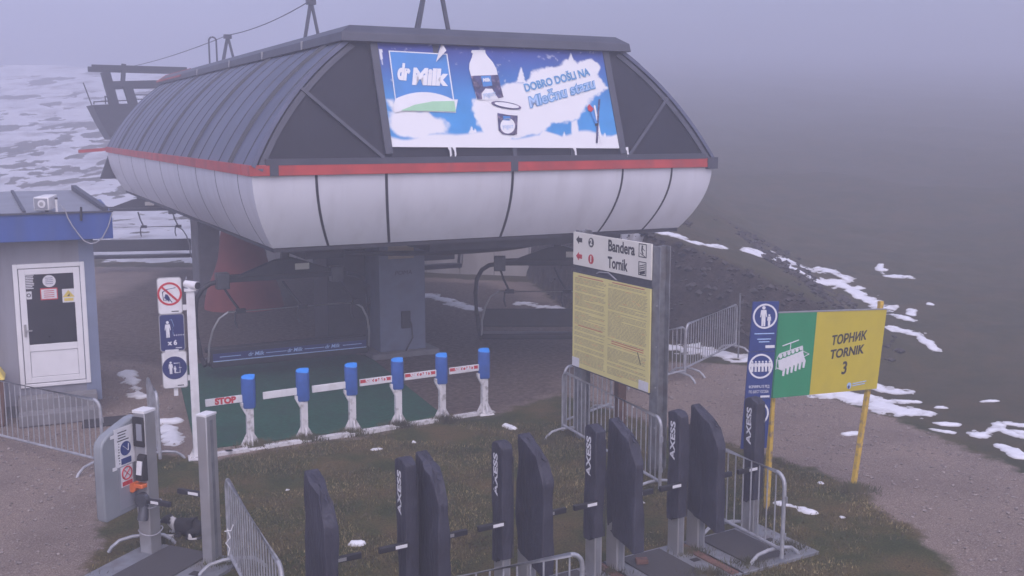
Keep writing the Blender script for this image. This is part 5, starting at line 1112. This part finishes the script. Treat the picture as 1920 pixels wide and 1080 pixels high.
# ------------------------------------------------------------------ dog
dp = G(348, 1007); dog = thing('dog', 'black dog with white collar fur lying on the grass behind the card reader', 'dog', (dp.x, dp.y+.05, 0), rad(-6)); dog.scale = (.76, .76, .76)
joints = [(.26, .0, .13, .115, .125), (.14, 0, .155, .13, .14), (.0, 0, .165, .125, .14), (-.12, 0, .17, .12, .14), (-.20, -.01, .20, .085, .105), (-.255, -.02, .255, .065, .075), (-.30, -.03, .285, .075, .075), (-.345, -.045, .275, .06, .06), (-.385, -.055, .255, .036, .036), (-.43, -.065, .24, .028, .026)]
v = [j[:3] for j in joints]; r_ = [j[3:] for j in joints]; ed = [(i, i+1) for i in range(len(joints)-1)]
def chain(root, pts):
    last = root
    for x, y, z, r in pts: v.append((x, y, z)); r_.append((r, r)); ed.append((last, len(v)-1)); last = len(v)-1
chain(0, [(.33, -.03, .09, .06), (.36, -.12, .05, .028), (.27, -.2, .035, .022), (.16, -.22, .03, .018), (.10, -.215, .035, .012)])          # tail curled forward
chain(1, [(.20, -.10, .12, .075), (.08, -.16, .10, .055), (.16, -.20, .045, .034), (.06, -.21, .03, .028)])     # hind leg: knee forward, hock back
chain(3, [(-.12, -.09, .10, .055), (-.06, -.12, .05, .038), (-.20, -.13, .032, .030), (-.30, -.13, .028, .030), (-.345, -.13, .026, .026)])   # forelegs
chain(3, [(-.13, .08, .10, .055), (-.08, .10, .05, .038), (-.22, .08, .032, .030), (-.33, .06, .028, .028)])
chain(6, [(-.275, .03, .33, .024), (-.262, .06, .315, .016), (-.268, .075, .28, .010)]); chain(6, [(-.285, -.085, .325, .024), (-.27, -.115, .305, .017), (-.28, -.125, .27, .010)])   # ears
me = bpy.data.meshes.new('dog_body'); me.from_pydata(v, ed, []); ob = bpy.data.objects.new('tmp', me); COL.objects.link(ob)
md = ob.modifiers.new('s', 'SKIN'); 
for k, d in enumerate(me.skin_vertices[0].data): d.radius = r_[k]; d.use_root = (k == 2)
ob.modifiers.new('ss', 'SUBSURF').levels = 2; bpy.context.view_layer.update()
me2 = bpy.data.meshes.new_from_object(ob.evaluated_get(bpy.context.evaluated_depsgraph_get())); bpy.data.objects.remove(ob); me2.name = 'body'
co = np.array([w.co[:] for w in me2.vertices]); fur = np.tile([.016, .014, .014], (len(co), 1)); nz_ = fbm(co[:, 0]*1, co[:, 1]+co[:, 2]*.7, .05, 3, 4)-.5
white = ((co[:, 0] < -.17+nz_*.06) & (co[:, 0] > -.235+nz_*.05) & (co[:, 2] > .12)) | ((co[:, 0] < -.16) & (co[:, 2] < .20+nz_*.06) & (co[:, 0] > -.28)) | ((co[:, 2] < .05) & (co[:, 0] < -.15)) | ((co[:, 1] < -.19) & (co[:, 0] < .26) & (co[:, 0] > .12) & (co[:, 2] > .02)) | ((co[:, 0] < -.40) & (co[:, 1] > -.075) & (co[:, 1] < -.05))
fur[white] = (.58, .56, .54); ca = me2.color_attributes.new('fur', 'FLOAT_COLOR', 'POINT'); ca.data.foreach_set('color', np.concatenate([fur, np.ones((len(co), 1))], 1).astype(np.float32).ravel())
m, N, L, P = node_mat('dog_fur'); a = N.new('ShaderNodeAttribute'); a.attribute_name = 'fur'; n_ = N.new('ShaderNodeTexNoise'); n_.inputs['Scale'].default_value = 60; b_ = N.new('ShaderNodeBump'); b_.inputs['Strength'].default_value = .5; b_.inputs['Distance'].default_value = .01
L.new(a.outputs['Color'], P.inputs['Base Color']); L.new(n_.outputs['Fac'], b_.inputs['Height']); L.new(b_.outputs[0], P.inputs['Normal']); P.inputs['Roughness'].default_value = .75
me2.materials.clear(); me2.materials.append(m); me2.shade_smooth(); body = bpy.data.objects.new('body', me2); COL.objects.link(body); body.parent = dog
q = MB(); q.cyl((-.448, -.068, .245), (-.462, -.071, .243), .016, 10); q.build('nose', 'letterdark', dog); q = MB(); q.cyl((-.355, -.10, .295), (-.362, -.107, .297), .008, 8); q.cyl((-.345, .008, .297), (-.351, .015, .299), .008, 8); q.build('eye', 'letterdark', dog)

# ------------------------------------------------------------------ haze
hz_ = MB().bb(-410, 410, -35, 410, -2.5, 37); hz_ = hz_.build('haze', None, None, smooth=False); setting(hz_, 'stuff')
m = bpy.data.materials.new('haze'); m.use_nodes = True; N = m.node_tree.nodes; N.remove(N['Principled BSDF']); pv = N.new('ShaderNodeVolumePrincipled'); m.node_tree.links.new(pv.outputs[0], N['Material Output'].inputs['Volume'])
pv.inputs['Color'].default_value = (.825, .84, .925, 1); pv.inputs['Density'].default_value = .0125; pv.inputs['Anisotropy'].default_value = .25
hz_.data.materials.append(m)
